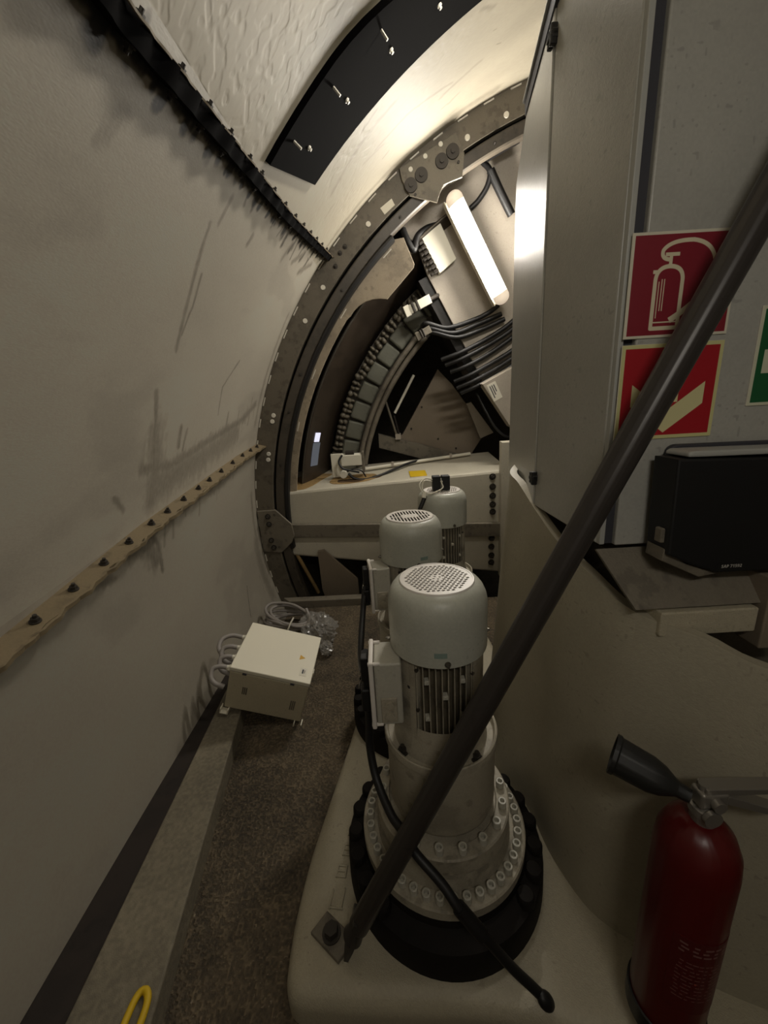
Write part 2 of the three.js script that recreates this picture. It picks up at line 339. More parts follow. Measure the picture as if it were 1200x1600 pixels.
// bolted seams: two thin flanges back to back, a worn resin edge, hex bolts with washers
const boltGeo = crease(merge([cyl(0.013, 0.013, 0.003, 18).translate(0, 0.0015, 0), cyl(0.0095, 0.0095, 0.009, 6).translate(0, 0.0075, 0), cyl(0.005, 0.005, 0.008, 10).translate(0, 0.016, 0)]), 30);
function seam(wall, angAt, r0, r1, half, list, mats, label) {
  const rows = 60, pos = (off, r, s, wob = 0) => { const a = angAt(s); return ringToWorld(polar(a + off / (r * D2R), r + wob, s)); };
  const f = part(wall, 'seam_flange', slab((u, v) => pos(half * (1 - 0), R_IN + 0.01 - (R_IN + 0.01 - r1) * v, -2.9 + 2.9 * u, v > 0.99 ? 0.004 * Math.sin(u * 211) + 0.004 * Math.sin(u * 83) : 0), (u) => AXIS_OUT(angAt(-2.9 + 2.9 * u) - 90), rows * 3, 3, 2 * half, (u, v) => [u * 2.9, v * 0.06]), mats[0], { keepUV: true, label });
  const edge = part(f, 'resin_edge', slab((u, v) => pos(half > 0.01 ? -half - 0.001 + 0.0035 * v : -half - 0.001 + (2 * half + 0.002) * v, r1 - 0.004, -2.9 + 2.9 * u, 0.004 * Math.sin(u * 137) + 0.003 * Math.sin(u * 331)), (u, v) => AXIS_OUT(angAt(-2.9 + 2.9 * u)), rows * 3, 1, 0.007, (u, v) => [u * 2.9, v * 0.03]), mats[1], { keepUV: true, root: null });
  for (const s of list) for (const side of [1, -1]) {
    const a = angAt(s), n = AXIS_OUT(a - 90 * side);
    pieces(f, 'bolt', boltGeo, M.boltDark, [{ p: pos(-half * side, (r0 + r1) / 2, s), q: turnTo(Y, n), s: half > 0.01 ? 0.75 : 1 }]);
  }
  return f;
}
const lowAng = (s) => 164.9 - 0.7 * Math.min(1, Math.max(0, (s + 2.1) / 0.6)) + 0.9 * Math.max(0, s + 0.45);
const seamLow = [-2.75, -2.6, -2.45, -2.3, -2.15, -2.01, -1.88, -1.75, -1.62, -1.48, -1.36, -1.22, -1.07, -0.94, -0.78, -0.6, -0.42, -0.25, -0.1];
seam(ceiling, (s) => topAng(s) + 0.36, 2.77, 2.735, 0.017, seamTop, [M.rubberMatte, M.resinEdge], 'dark bolted seam flange along the roof edge');
seam(wallLeft, lowAng, 2.77, 2.71, 0.006, seamLow, [M.resinEdge, M.resinEdge], 'tan dusty seam flange with bolts along the wall');

// the black hoop band on the roof, with its bolts
const bandThing = thing('roof_band', 'wide black hoop band bolted across the pale roof shell', 'band', polar(128, R_IN, -1.1), { ring: true });
const bandShape = (() => { const p = []; for (let i = 0; i <= 60; i++) { const a = 60 + (135.6 - 60) * i / 60; p.push([a, -0.9]); } for (let i = 60; i >= 0; i--) { const a = 60 + (138.2 - 60) * i / 60; p.push([a, -1.33 + 0.12 * smooth(132, 120, a)]); } return p; })();
{
  const n = 60, row = (i, v) => { const t = i / n, a = 60 + (135.6 + 2.6 * v - 60) * t; const s = -0.9 + (-1.33 + 0.9 + 0.12 * (1 - smooth(120, 132, a))) * v; return [a, s]; };
  part(bandThing, 'hoop', slab((u, v) => { const [a, s] = row(u * n, v); return polar(a, 2.752, s); }, (u, v) => { const [a] = row(u * n, v); return polar(a, 1).sub(polar(a, 0)); }, 60, 4, 0.018, (u, v) => [u * 3, v * 0.4]), M.rubberMatte, { keepUV: true });
  const b = [[132.14, -1.25], [131.2, -1.12], [136, -1.27], [135.1, -1.15], [128, -1.23], [127.1, -1.1], [124, -1.2], [123, -1.07]];
  const cap = crease(merge([cyl(0.008, 0.008, 0.004, 16).translate(0, 0.002, 0), cyl(0.005, 0.005, 0.008, 12).translate(0, 0.007, 0)]), 30);
  const studs = crease(merge([cyl(0.004, 0.004, 0.03, 12).translate(0, 0.013, 0)]), 30);
  b.forEach(([a, s], i) => pieces(bandThing, i % 2 ? 'bolt' : 'stud', i % 2 ? cap : studs, M.cap, [{ p: polar(a, 2.752, s).sub(bases.get(bandThing)), q: turnTo(Y, polar(a, 0).sub(polar(a, 1))) }]));
}

/* ------------------------------------------------------------------ floor */
const floor = thing('floor', 'dark gritty anti-slip floor mat', null, [0, 0, 0], { kind: 'structure' });
const flat = (pts, top, deep, bevel = 0.004, r = 0) => {     // a slab from (x, f) points, its top at height `top`
  const g = new THREE.ExtrudeGeometry(shapeOf(pts, r), { depth: deep - 2 * bevel, bevelEnabled: true, bevelSize: bevel, bevelThickness: bevel, bevelOffset: -bevel, bevelSegments: 3, curveSegments: 16 });
  return g.rotateX(-Math.PI / 2).translate(0, top + EYE - deep + bevel, 0);   // shape y becomes -z, which is f
};
part(floor, 'floor_mat', flat([[-0.80, -1.3], [2.6, -1.3], [2.6, 2.78], [-0.80, 2.78]], -1.5, 0.06), M.matFloor);
part(floor, 'subfloor', flat([[-0.98, -1.3], [-0.7, -1.3], [-0.7, 2.75], [-0.98, 2.75]], -1.565, 0.03), M.casingSteel);
const strip = thing('floor_strip', 'raised smooth floor edge beside the shell wall', null, W(-0.75, -1.5, 1), { kind: 'structure' });
part(strip, 'floor_panel', flat([[-0.83, -0.4], [-0.52, -0.4], [-0.646, 0.593], [-0.764, 1.524], [-0.86, 2.3], [-0.93, 2.3], [-0.911, 1.72], [-0.864, 0.6]], -1.42, 0.1, 0.006), M.strip);
const kerb = thing('kerb_bar', 'low grey kerb bar closing the far end of the floor mat', 'kerb', W(-0.45, -1.5, 2.83));
part(kerb, 'bar', flat([[-0.80, 2.79], [0.1, 2.76], [0.1, 2.84], [-0.86, 2.86]], -1.44, 0.12), M.gusset);
const gapSeal = thing('floor_seal', 'dark rubber seal strip between floor edge and shell wall', 'seal', W(-0.93, -1.44, 1));
part(gapSeal, 'seal_strip', flat([[-0.99, -0.4], [-0.8, -0.4], [-0.866, 0.6], [-0.913, 1.72], [-0.93, 2.3], [-0.97, 2.3], [-0.99, 1.72]], -1.435, 0.02), M.sealBrown);
const loopY = thing('yellow_loop', 'small yellow strap loop lying on the floor edge strip', 'strap', W(-0.68, -1.42, 0.6));
part(loopY, 'strap', tube([[-0.667, 0.585], [-0.672, 0.63], [-0.69, 0.648], [-0.705, 0.63], [-0.706, 0.56], [-0.70, 0.5], [-0.672, 0.5]].map(([x, f]) => W(x, -1.411, f)), 0.009, { seg: 60, n: 8, closed: true }), M.yellow);

/* ------------------------------------------------------------------ the ring at the front */
const ringFlange = thing('ring_flange', 'wide brown-grey ring flange with white plugs at the shell front', 'flange', polar(165, 2.7, 0), { ring: true });
const rb = bases.get(ringFlange);
part(ringFlange, 'flange_plate', plate(arcShape(2.635, 2.86, 60, 300, 160), 0, 0.05), M.flange);
const FLAT = turnTo(Y, Z);
const plug = crease(merge([cyl(0.014, 0.0155, 0.007, 20).translate(0, 0.0035, 0)]), 40);
pieces(ringFlange, 'plug', plug, M.cap, [[131, 2.685], [140.5, 2.685], [145.4, 2.685], [159.55, 2.682], [160.5, 2.682], [165.65, 2.677], [166.6, 2.677], [116, 2.675], [111, 2.67]].map(([a, r]) => ({ p: polar(a, r).sub(rb), q: FLAT })));
pieces(ringFlange, 'corner_bolt', boltGeo, M.boltDark, [[135.9, 2.712], [137.45, 2.69], [134.9, 2.71]].map(([a, r]) => ({ p: polar(a, r).sub(rb), q: FLAT, s: 1.1 })));
const clipGeo = box(0.007, 0.06, 0.006);
for (let a = 106; a < 200; a += 3.25) { const p = polar(a, 2.763, -0.003); pieces(ringFlange, 'clip', clipGeo, M.cap, [{ p: p.sub(rb), q: new THREE.Quaternion().setFromAxisAngle(Z, a * D2R) }]); }
part(ringFlange, 'sticker', plate([[0.085, 1.367], [0.155, 1.41], [0.173, 1.378], [0.11, 1.334]], -0.0015, 0.0015, { bevel: 0 }), M.paper, { label: 'small worn white sticker' });

const collar = thing('stator_collar', 'dark round collar with a black rubber bead inside the ring flange', 'collar', polar(165, 2.58, 0.02), { ring: true });
part(collar, 'collar_ring', sweepRing([[2.618, 0.015], [2.618, 0.1], [2.552, 0.1], [2.552, 0.03], [2.56, 0.02], [2.612, 0.012]], 60, 300, 200), M.collar);
part(collar, 'rubber_bead', sweepRing([[2.556, 0.03], [2.55, 0.018], [2.538, 0.016], [2.526, 0.024], [2.52, 0.04], [2.52, 0.09], [2.556, 0.09]], 129.5, 183, 90), M.rubber);
part(collar, 'gap_seal', sweepRing([[2.645, 0.05], [2.645, 0.1], [2.61, 0.1], [2.61, 0.05]], 60, 300, 120), M.rubberMatte);
pieces(collar, 'bolt', boltGeo, M.boltDark, [127.3, 139.2, 152.4, 158.4, 167.3, 113].map((a) => ({ p: polar(a, 2.585, 0.016).sub(bases.get(collar)), q: FLAT, s: 0.8 })));

// the casing that closes the space beyond the ring
const casing = thing('generator_casing', 'dark round casing closing the space beyond the ring', null, polar(165, 2.7, 0.8), { ring: true, kind: 'structure' });
part(casing, 'casing_drum', sweepRing([[2.66, 0.08], [2.78, 0.08], [2.78, 3.2], [0.0, 3.2], [0.0, 3.17], [2.66, 3.17]], 0, 360, 96), M.casingSteel);

// beige stator plate with its rounded opening
const statorPlate = thing('stator_plate', 'curved beige plate with a rounded opening left of the black gap', 'plate', polar(150, 2.49, 0.09), { ring: true });
{
  const p = [];
  for (let i = 0; i <= 50; i++) { const q = polar(129.4 + (178 - 129.4) * i / 50, 2.535); p.push([q.x, q.y]); }
  for (let i = 0; i <= 34; i++) { const q = polar(178 - (178 - 142) * i / 34, 2.468); p.push([q.x, q.y]); }
  p.push([-0.145, 0.808], [-0.118, 0.84], [-0.085, 0.866], [-0.04, 0.888], [0.012, 0.9], [0.06, 0.901], [0.105, 0.895], [0.285, 1.066], [0.29, 1.085], [0.246, 1.184], [0.225, 1.232]);
  part(statorPlate, 'plate', plate(p, 0.075, 0.016), M.plateBeige);
  pieces(statorPlate, 'clip', box(0.006, 0.07, 0.004), M.cap, [141.5, 151.6, 160.5, 131.2].map((a) => ({ p: polar(a, 2.507, 0.073).sub(bases.get(statorPlate)), q: new THREE.Quaternion().setFromAxisAngle(Z, a * D2R) })));
}
const cover = thing('gap_cover', 'glossy black curved cover behind the beige plate opening', 'cover', polar(155, 2.4, 0.4), { ring: true });
part(cover, 'cover_shell', sweepRing([[2.462, 0.24], [2.452, 0.235], [2.44, 0.24], [2.36, 0.36], [2.27, 0.6], [2.25, 0.75], [2.46, 0.75]], 118, 172, 100), M.coverBrown);
part(cover, 'rim', sweepRing([[2.458, 0.236], [2.455, 0.228], [2.449, 0.227], [2.446, 0.236]], 118, 172, 100), M.steel);
const coverGlow = thing('cover_glow_patch', 'added glowing window slit low in the black curved cover', 'window', polar(165, 2.38, 0.33), { ring: true });  // added self-lit strips imitating a bright sliver on the cover, no real opening
part(coverGlow, 'glow_strip', sweepRing([[2.394, 0.298], [2.362, 0.346], [2.366, 0.349], [2.398, 0.301]], 161.9, 163.7, 4), M.glowBright);
part(coverGlow, 'glow_strip', sweepRing([[2.398, 0.292], [2.352, 0.361], [2.356, 0.364], [2.402, 0.295]], 163.9, 168.6, 6), M.glowDull);
const winding = thing('stator_winding', 'ring of dusty grey coil blocks with crinkled wrapped edge', 'winding', polar(155, 2.1, 0.55), { ring: true });
{
  const wrap = [];
  for (let a = 118; a < 172; a += 1.25) for (let k = 0; k < 2; k++) {
    const g = new THREE.SphereGeometry(1, 8, 6).scale(rr(0.018, 0.032), rr(0.013, 0.024), rr(0.02, 0.04));
    g.rotateZ((a + rr(-25, 25)) * D2R).translate(...polar(a + rr(-0.2, 0.2), 2.197 + k * 0.03 + rr(-0.006, 0.006), 0.53 + rr(-0.01, 0.01)).toArray());
    wrap.push(g);
  }
  const w = part(winding, 'wrapped_edge', wrap, M.coilWrap); w.userData.kind = 'stuff';
  part(winding, 'core', sweepRing([[2.25, 0.56], [2.25, 0.8], [1.93, 0.8], [1.93, 0.62], [2.03, 0.6]], 116, 172, 70), M.casingSteel);
  const blockGeo = new RoundedBoxGeometry(0.142, 0.148, 0.09, 4, 0.018);
  for (let a = 119.5, i = 0; a < 170; a += 4.55, i++) pieces(winding, 'coil_block', blockGeo, M.coil, [{ p: polar(a, 2.105, 0.575).sub(bases.get(winding)), q: new THREE.Quaternion().setFromEuler(new THREE.Euler(0.03 * (i % 2), 0.12, (a + rr(-0.6, 0.6)) * D2R)) }]);
}
const busbars = thing('ring_conduit', 'pair of dark curved tubes running round inside the coil blocks', 'conduit', polar(155, 1.98, 0.5), { ring: true });
for (const r of [2.003, 1.955]) part(busbars, 'tube', tube(Array.from({ length: 26 }, (_, i) => polar(134 + (168 - 134) * i / 25, r, 0.52)), 0.021, { seg: 90, n: 12 }), M.gusset);

// the white hub plate with its boxes, hoses and cables
const hubPlate = thing('hub_plate', 'large pale plate slanting behind the glowing lamp', 'plate', [0.7, 0.9, -0.3], { ring: true });
part(hubPlate, 'plate', plate([[0.232, 1.36], [0.386, 1.5], [0.72, 1.72], [1.1, 1.86], [1.7, 1.9], [1.7, 0.0], [1.12, 0.08], [0.93, 0.182], [0.834, 0.307], [0.402, 1.056], [0.334, 1.23], [0.283, 1.28]], 0.3, 0.03), M.plateGrey);
part(hubPlate, 'edge_web', plate([[0.834, 0.307], [0.402, 1.056], [0.34, 1.03], [0.78, 0.28]], 0.335, 0.28), M.darkMetal);
const hose = (label, pts, r) => { const t = thing('hose', label, 'hose', pts[0], { ring: true }); part(t, 'hose_body', tube(pts, r, { n: 10 }), M.rubber); return t; };
const V = (x, v, s) => new THREE.Vector3(x, v, -s);
hose('short black hose bent round the corner above the small white box', [V(0.232, 1.31, 0.22), V(0.262, 1.235, 0.2), V(0.3, 1.19, 0.2), V(0.33, 1.27, 0.24), V(0.4, 1.32, 0.27), V(0.484, 1.34, 0.29)], 0.022);
hose('black tapering hose hanging at the top by the cabinet edge', [V(0.74, 1.662, 0.26), V(0.796, 1.598, 0.24), V(0.787, 1.525, 0.25), V(0.74, 1.46, 0.27), V(0.69, 1.421, 0.285)], 0.017);
hose('thick black rubber edge strip at the top beside the cabinet', [V(0.76, 1.655, 0.2), V(0.84, 1.69, 0.2), V(0.95, 1.735, 0.2)], 0.03);
hose('black hose running down behind the cabinet edge above the lamp', [V(0.80, 1.6, 0.24), V(0.86, 1.5, 0.24), V(0.95, 1.36, 0.24)], 0.026);
const jbox = thing('junction_box', 'small white junction box with dark cable glands behind the lamp', 'box', [0.46, 1.18, -0.24], { ring: true });
part(jbox, 'housing', plate([[0.35, 1.272], [0.479, 1.348], [0.593, 1.132], [0.478, 1.051]], 0.24, 0.06, { r: 0.012, bevel: 0.004 }), M.whitePlastic);
{
  const d = new THREE.Vector3(0.478 - 0.35, 1.051 - 1.272, 0), n = new THREE.Vector3(d.y, -d.x, 0).normalize();
  const gl = crease(merge([cyl(0.014, 0.014, 0.03, 6).translate(0, 0.012, 0), cyl(0.009, 0.009, 0.03, 10).translate(0, 0.036, 0)]), 30);
  for (let i = 0; i < 7; i++) for (let k = 0; k < 2; k++) pieces(jbox, 'gland', gl, M.boltDark, [{ p: new THREE.Vector3(0.35, 1.272, 0).addScaledVector(d, 0.12 + 0.13 * i).add(V(0, 0, 0.245 + 0.025 * k)).sub(bases.get(jbox)), q: turnTo(Y, n.clone().multiplyScalar(n.x > 0 ? -1 : 1)) }]);
}
const cables = [[[0.36, 0.74], [0.391, 0.75], [0.538, 0.713], [0.721, 0.753], [0.833, 0.796], [0.9, 0.84]], [[0.37, 0.72], [0.409, 0.72], [0.584, 0.677], [0.768, 0.73], [0.925, 0.783]], [[0.38, 0.69], [0.436, 0.69], [0.608, 0.646], [0.792, 0.691], [0.95, 0.749]],
  [[0.5, 0.5], [0.624, 0.538], [0.773, 0.599], [0.932, 0.679], [1.05, 0.76]], [[0.53, 0.46], [0.653, 0.501], [0.798, 0.563], [0.948, 0.64], [1.06, 0.715]], [[0.57, 0.41], [0.683, 0.446], [0.823, 0.509], [0.96, 0.589], [1.07, 0.66]],
  [[0.6, 0.34], [0.714, 0.382], [0.85, 0.446], [0.989, 0.518], [1.08, 0.575]], [[0.62, 0.29], [0.734, 0.335], [0.876, 0.4], [1.006, 0.473], [1.08, 0.515]], [[0.65, 0.25], [0.76, 0.296], [0.902, 0.362], [1.019, 0.428], [1.09, 0.47]]];
const ORD = ['topmost', 'second', 'third', 'fourth', 'fifth', 'sixth', 'seventh', 'eighth', 'lowest'];
cables.forEach((c, i) => {
  const t = thing('power_cable', `${ORD[i]} of the nine black cables crossing the pale plate below the lamp`, 'cable', V(c[1][0], c[1][1], 0.26), { ring: true, group: 'black cables across the hub plate' });
  part(t, 'sheath', tube(c.map(([x, v], k) => V(x, v, k === 0 ? 0.3 : 0.262)), 0.0165, { n: 10 }), M.cable);
});
const clamp = (name, a, b, w, label, m = M.whitePlastic) => {
  const t = thing(name, label, 'clamp', V(...a, 0.24), { ring: true }), d = new THREE.Vector2(b[0] - a[0], b[1] - a[1]), n = new THREE.Vector2(-d.y, d.x).setLength(w / 2);
  const at = (k, o) => [a[0] + d.x * k + n.x * o, a[1] + d.y * k + n.y * o];
  part(t, 'bar', plate([at(0, 1), at(1, 1), at(1, -1), at(0, -1)], 0.22, 0.035, { bevel: 0.003 }), m);
  for (const k of [0.3, 0.46]) part(t, 'cleat', plate([at(k, 1.15), at(k + 0.09, 1.15), at(k + 0.09, -1.15), at(k, -1.15)], 0.205, 0.05, { bevel: 0.004 }), M.boltDark);
  part(t, 'end_plate', plate([at(0, 1.2), at(0.2, 1.2), at(0.2, -1.2), at(0, -1.2)], 0.212, 0.05, { bevel: 0.003 }), m);
  part(t, 'arm', rod(V(...at(0.9, 0), 0.25), V(...at(1.35, 0), 0.31), 0.016), M.boltDark);
};
clamp('cable_clamp', [0.229, 0.825], [0.412, 0.903], 0.06, 'bright metal cable clamp bar above the black cables');
clamp('cable_clamp', [0.307, 0.663], [0.41, 0.712], 0.05, 'smaller dull cable clamp left of the black cables', M.gusset);
const lowBox = thing('terminal_cabinet', 'pale sloping cabinet with a printed sticker under the black cables', 'cabinet', V(0.9, 0.15, 0.2), { ring: true });
part(lowBox, 'housing', plate([[0.783, 0.316], [0.996, 0.421], [1.3, 0.56], [1.4, 0.1], [1.049, -0.03], [1.022, -0.021]], 0.17, 0.12, { bevel: 0.004 }), M.plateGrey);
{
  const s = part(lowBox, 'sticker', plate([[0.815, 0.305], [0.878, 0.333], [0.939, 0.216], [0.876, 0.185]], 0.1685, 0.0015, { bevel: 0 }), M.paper);
  const e = new THREE.Vector2(0.061, -0.117), f = new THREE.Vector2(0.063, 0.028);
  for (let i = 0; i < 3; i++) { const q = (a, b) => [0.815 + e.x * a + f.x * b, 0.305 + e.y * a + f.y * b]; part(lowBox, 'print_line', plate([q(0.12, 0.2 + 0.22 * i), q(0.85 - 0.15 * i, 0.2 + 0.22 * i), q(0.85 - 0.15 * i, 0.3 + 0.22 * i), q(0.12, 0.3 + 0.22 * i)], 0.168, 0.0012, { bevel: 0 }), M.gasket); }
}
hose('thin black hose hooking under the sloping stickered cabinet', [V(0.79, 0.24, 0.36), V(0.86, 0.09, 0.3), V(0.93, -0.03, 0.26), V(1.02, -0.1, 0.24), V(1.12, -0.09, 0.26)], 0.011);
// deeper in
const deepPanel = thing('pointed_sheet', 'brown-grey pointed panel deep inside the ring', 'panel', V(0.5, 0, 0.8), { ring: true });
part(deepPanel, 'panel', plate([[0.549, 0.416], [0.217, -0.14], [0.149, -0.172], [0.774, -0.376], [0.865, -0.372], [0.959, -0.22], [0.805, 0.111], [0.675, 0.285], [0.623, 0.337]], 0.8, 0.03), M.panelBrown);
pieces(deepPanel, 'rivet', boltGeo, M.boltDark, [[0.3, -0.09], [0.55, -0.2], [0.72, -0.3], [0.4, 0.1]].map(([x, v]) => ({ p: V(x, v, 0.798).sub(bases.get(deepPanel)), q: FLAT, s: 0.7 })));
const paleStrip = thing('hub_bracket', 'narrow beige bracket strip right of the pointed brown panel', 'bracket', V(0.9, 0, 0.7), { ring: true });
part(paleStrip, 'strip', plate([[0.789, 0.117], [0.828, 0.131], [1.042, -0.153], [0.926, -0.199]], 0.7, 0.03), M.plateGrey);
const lowBar = thing('hub_beam', 'grey slanting beam under the pointed brown panel', 'beam', V(0.3, -0.2, 0.75), { ring: true });
part(lowBar, 'beam_body', plate([[-0.01, -0.113], [0.188, -0.172], [0.75, -0.353], [0.484, -0.4], [-0.01, -0.24]], 0.74, 0.05), M.gusset);
part(lowBar, 'stop_block', box(0.05, 0.05, 0.05, 0.17, -0.14, -0.73), M.plateGrey);
const paleRod = thing('hub_rod', 'short bright rod in the dark space beside the coil blocks', 'rod', V(0.15, 0.07, 0.72), { ring: true });
part(paleRod, 'rod_body', rod(V(0.329, 0.384, 0.72), V(0.149, 0.071, 0.72), 0.012), M.whitePlastic);
const thinRods = thing('hub_stay', 'pair of thin dark stays meeting on the grey slanting beam', 'stay', V(0.14, -0.1, 0.72), { ring: true });
part(thinRods, 'stay_rod', rod(V(0.07, 0.19, 0.68), V(0.155, -0.12, 0.72), 0.01), M.gusset);
part(thinRods, 'stay_rod', rod(V(0.142, 0.049, 0.72), V(0.18, -0.12, 0.72), 0.009), M.darkMetal);

// the white tapered beam across the ring
const beam = thing('support_beam', 'broad white tapered beam across the ring behind the motors', 'beam', V(0.1, -1.1, 0.06), { ring: true });
part(beam, 'beam_body', plate([[-0.777, -0.399], [0.99, -0.319], [0.99, -1.24], [-0.798, -0.954]], 0.06, 0.62, { bevel: 0.02 }), M.beam);
part(beam, 'end_flange', plate([[0.9, -0.09], [0.99, -0.09], [1.05, -1.25], [0.955, -1.25]], 0.0, 0.06, { bevel: 0.003 }), M.beam);
pieces(beam, 'bolt', boltGeo, M.boltDark, [[0.861, -0.367], [0.866, -0.45], [0.87, -0.526], [0.874, -0.6], [0.877, -0.664], [0.88, -0.9], [0.882, -0.98], [0.886, -1.062], [0.888, -1.13]].map(([x, v]) => ({ p: V(x, v, 0.058).sub(bases.get(beam)), q: FLAT, s: 2 })));
const residue = thing('oil_residue', 'tan and brown oily dirt caked on top of the white beam', 'dirt', V(-0.5, -0.39, 0.2), { ring: true });
{
  const cake = (pts, m, hgt) => { const c = pts.map(([x, q]) => [x + 0.02 * (hash(Math.round(x * 900), Math.round(q * 900), 5) - 0.5), q]);
    const g = new THREE.ExtrudeGeometry(shapeOf(c, 0.03), { depth: hgt, bevelEnabled: true, bevelSize: 0.002, bevelThickness: 0.001, bevelSegments: 1, curveSegments: 6 }).rotateX(-Math.PI / 2).rotateZ(Math.atan(0.0453));
    part(residue, 'dirt_cake', g.translate(0, -0.399 + 0.0453 * 0.777 + 0.0005, 0), m); };
  cake([[-0.76, 0.1], [-0.62, 0.09], [-0.56, 0.16], [-0.5, 0.3], [-0.43, 0.45], [-0.55, 0.5], [-0.74, 0.45]], M.tan, 0.003);
  cake([[-0.4, 0.15], [-0.28, 0.12], [-0.12, 0.14], [-0.03, 0.22], [-0.05, 0.32], [-0.2, 0.36], [-0.4, 0.34], [-0.44, 0.22]], M.tan, 0.002);
  cake([[-0.36, 0.17], [-0.2, 0.13], [-0.13, 0.18], [-0.24, 0.24], [-0.36, 0.24]], M.residueDark, 0.0035);
  cake([[-0.1, 0.2], [-0.02, 0.2], [0.02, 0.26], [-0.06, 0.27]], M.residueDark, 0.0035);
}
const tie = thing('tie_bar', 'flat grey tie bar bolted across the white beam', 'bar', V(0, -0.77, 0.02), { ring: true });
part(tie, 'bar_body', plate([[-0.76, -0.659], [0.951, -0.757], [0.958, -0.872], [-0.76, -0.771]], 0.02, 0.038, { bevel: 0.003 }), M.gusset);
const gussetL = thing('gusset_plate', 'grey cut-corner plate with four bolts at the left end of the tie bar', 'plate', V(-0.85, -0.7, 0), { ring: true });
part(gussetL, 'plate', plate([[-0.985, -0.512], [-0.841, -0.512], [-0.733, -0.64], [-0.726, -0.736], [-0.751, -0.794], [-0.846, -0.881], [-0.992, -0.863]], -0.02, 0.02, { bevel: 0.003 }), M.gusset);
pieces(gussetL, 'bolt', boltGeo, M.boltDark, [[-0.907, -0.56], [-0.908, -0.625], [-0.913, -0.765], [-0.903, -0.83]].map(([x, v]) => ({ p: V(x, v, -0.02).sub(bases.get(gussetL)), q: FLAT, s: 1.7 })));
pieces(gussetL, 'hole', crease(new THREE.TorusGeometry(0.007, 0.002, 8, 16)), M.boltDark, [[-0.855, -0.55], [-0.86, -0.83]].map(([x, v]) => ({ p: V(x, v, -0.02).sub(bases.get(gussetL)) })));
const gussetU = thing('gusset_plate', 'grey cut-corner plate with four dark discs above the glowing lamp', 'plate', V(0.4, 1.5, 0), { ring: true });
part(gussetU, 'plate', plate([[0.205, 1.545], [0.218, 1.489], [0.261, 1.415], [0.423, 1.374], [0.442, 1.421], [0.462, 1.456], [0.514, 1.472], [0.57, 1.487], [0.58, 1.595], [0.53, 1.69]], -0.018, 0.018, { bevel: 0.003 }), M.gusset);
pieces(gussetU, 'disc', crease(merge([cyl(0.036, 0.038, 0.008, 28).translate(0, 0.004, 0), cyl(0.013, 0.013, 0.014, 6).translate(0, 0.01, 0)]), 30), M.boltDark, [[0.512, 1.605], [0.449, 1.565], [0.331, 1.507], [0.269, 1.462]].map(([x, v]) => ({ p: V(x, v, -0.018).sub(bases.get(gussetU)), q: FLAT })));
pieces(gussetU, 'stud', cyl(0.008, 0.008, 0.01, 12), M.boltDark, [[0.545, 1.555], [0.294, 1.415]].map(([x, v]) => ({ p: V(x, v, -0.02).sub(bases.get(gussetU)), q: FLAT })));
pieces(gussetU, 'lit_hole_disc', plug, M.cap, [[0.27, 1.535], [0.355, 1.59], [0.443, 1.64]].map(([x, v]) => ({ p: V(x, v, -0.018).sub(bases.get(gussetU)), q: FLAT, s: 0.85 })));  // white discs paint in the light shining through three holes
const tri = thing('gusset_plate', 'brown-grey triangular plate standing under the white beam', 'plate', V(-0.42, -1.4, 0.1), { ring: true });
part(tri, 'plate', plate([[-0.568, -0.918], [-0.515, -0.908], [-0.412, -1.026], [-0.258, -1.205], [-0.257, -1.45], [-0.546, -1.42], [-0.571, -1.278]], 0.03, 0.025), M.panelBrown);
const tanPipe = thing('tan_pipe', 'tan pipe slanting in the dark gap under the white beam', 'pipe', V(-0.7, -1, 0.1), { ring: true });
part(tanPipe, 'pipe_body', rod(V(-0.76, -0.94, 0.08), V(-0.62, -1.36, 0.1), 0.016), M.tan);

/* ------------------------------------------------------------------ casting and yaw motors */
const local = (...a) => { const t = thing(...a); bases.set(t, new THREE.Vector3()); return t; };
const casting = thing('base_casting', 'thick pale cast base with rounded corner carrying the motors', 'casting', W(0, -1.56, 1));
{
  const g = new THREE.ExtrudeGeometry(shapeOf([[-0.15, 1.75], [-0.2, 1.461], [-0.262, 1.176], [-0.318, 0.921], [-0.335, 0.74], [-0.325, 0.61], [-0.12, 0.595], [0.2, 0.575], [0.5, 0.5], [1.0, 0.25], [1.0, 1.2], [0.62, 1.9], [0.6, 2.5], [0.02, 2.5], [-0.1, 2.1]], 0.1), { depth: 0.06, bevelEnabled: true, bevelSize: 0.05, bevelThickness: 0.05, bevelOffset: -0.05, bevelSegments: 8, curveSegments: 16 });
  part(casting, 'casting_body', crease(g.rotateX(-Math.PI / 2).translate(0, EYE - 1.4 - 0.11, 0), 50), M.casting);
  // worn relief of cast marks along the left side
  const relief = [];
  const bump = (x, f, w, d, a = 0) => relief.push(new RoundedBoxGeometry(w, 0.008, d, 2, 0.003).rotateY(a).translate(x, EYE - 1.399, -f));
  [[-0.17, 1.0], [-0.185, 0.94], [-0.2, 0.88]].forEach(([x, f]) => { bump(x - 0.014, f, 0.006, 0.034, -0.15); bump(x + 0.014, f, 0.006, 0.034, -0.15); bump(x, f + 0.015, 0.03, 0.006, -0.15); bump(x, f - 0.015, 0.03, 0.006, -0.15); bump(x, f, 0.03, 0.005, -0.15); });
  bump(-0.15, 1.08, 0.04, 0.006, -0.2); bump(-0.225, 0.81, 0.006, 0.05, -0.15); bump(-0.19, 0.81, 0.006, 0.05, -0.15); bump(-0.207, 0.787, 0.04, 0.006, -0.15);
  part(casting, 'cast_mark', relief, M.casting);
}
const screwGeo = (() => { const p = [[0.0065, 0.0], [0.0065, 0.02], [0.0072, 0.0215], [0.0105, 0.0215], [0.0118, 0.0205], [0.0118, 0.0]]; return lathe([[0, 0.009], [0.0065, 0.009], ...p.slice(1)], 18); })();
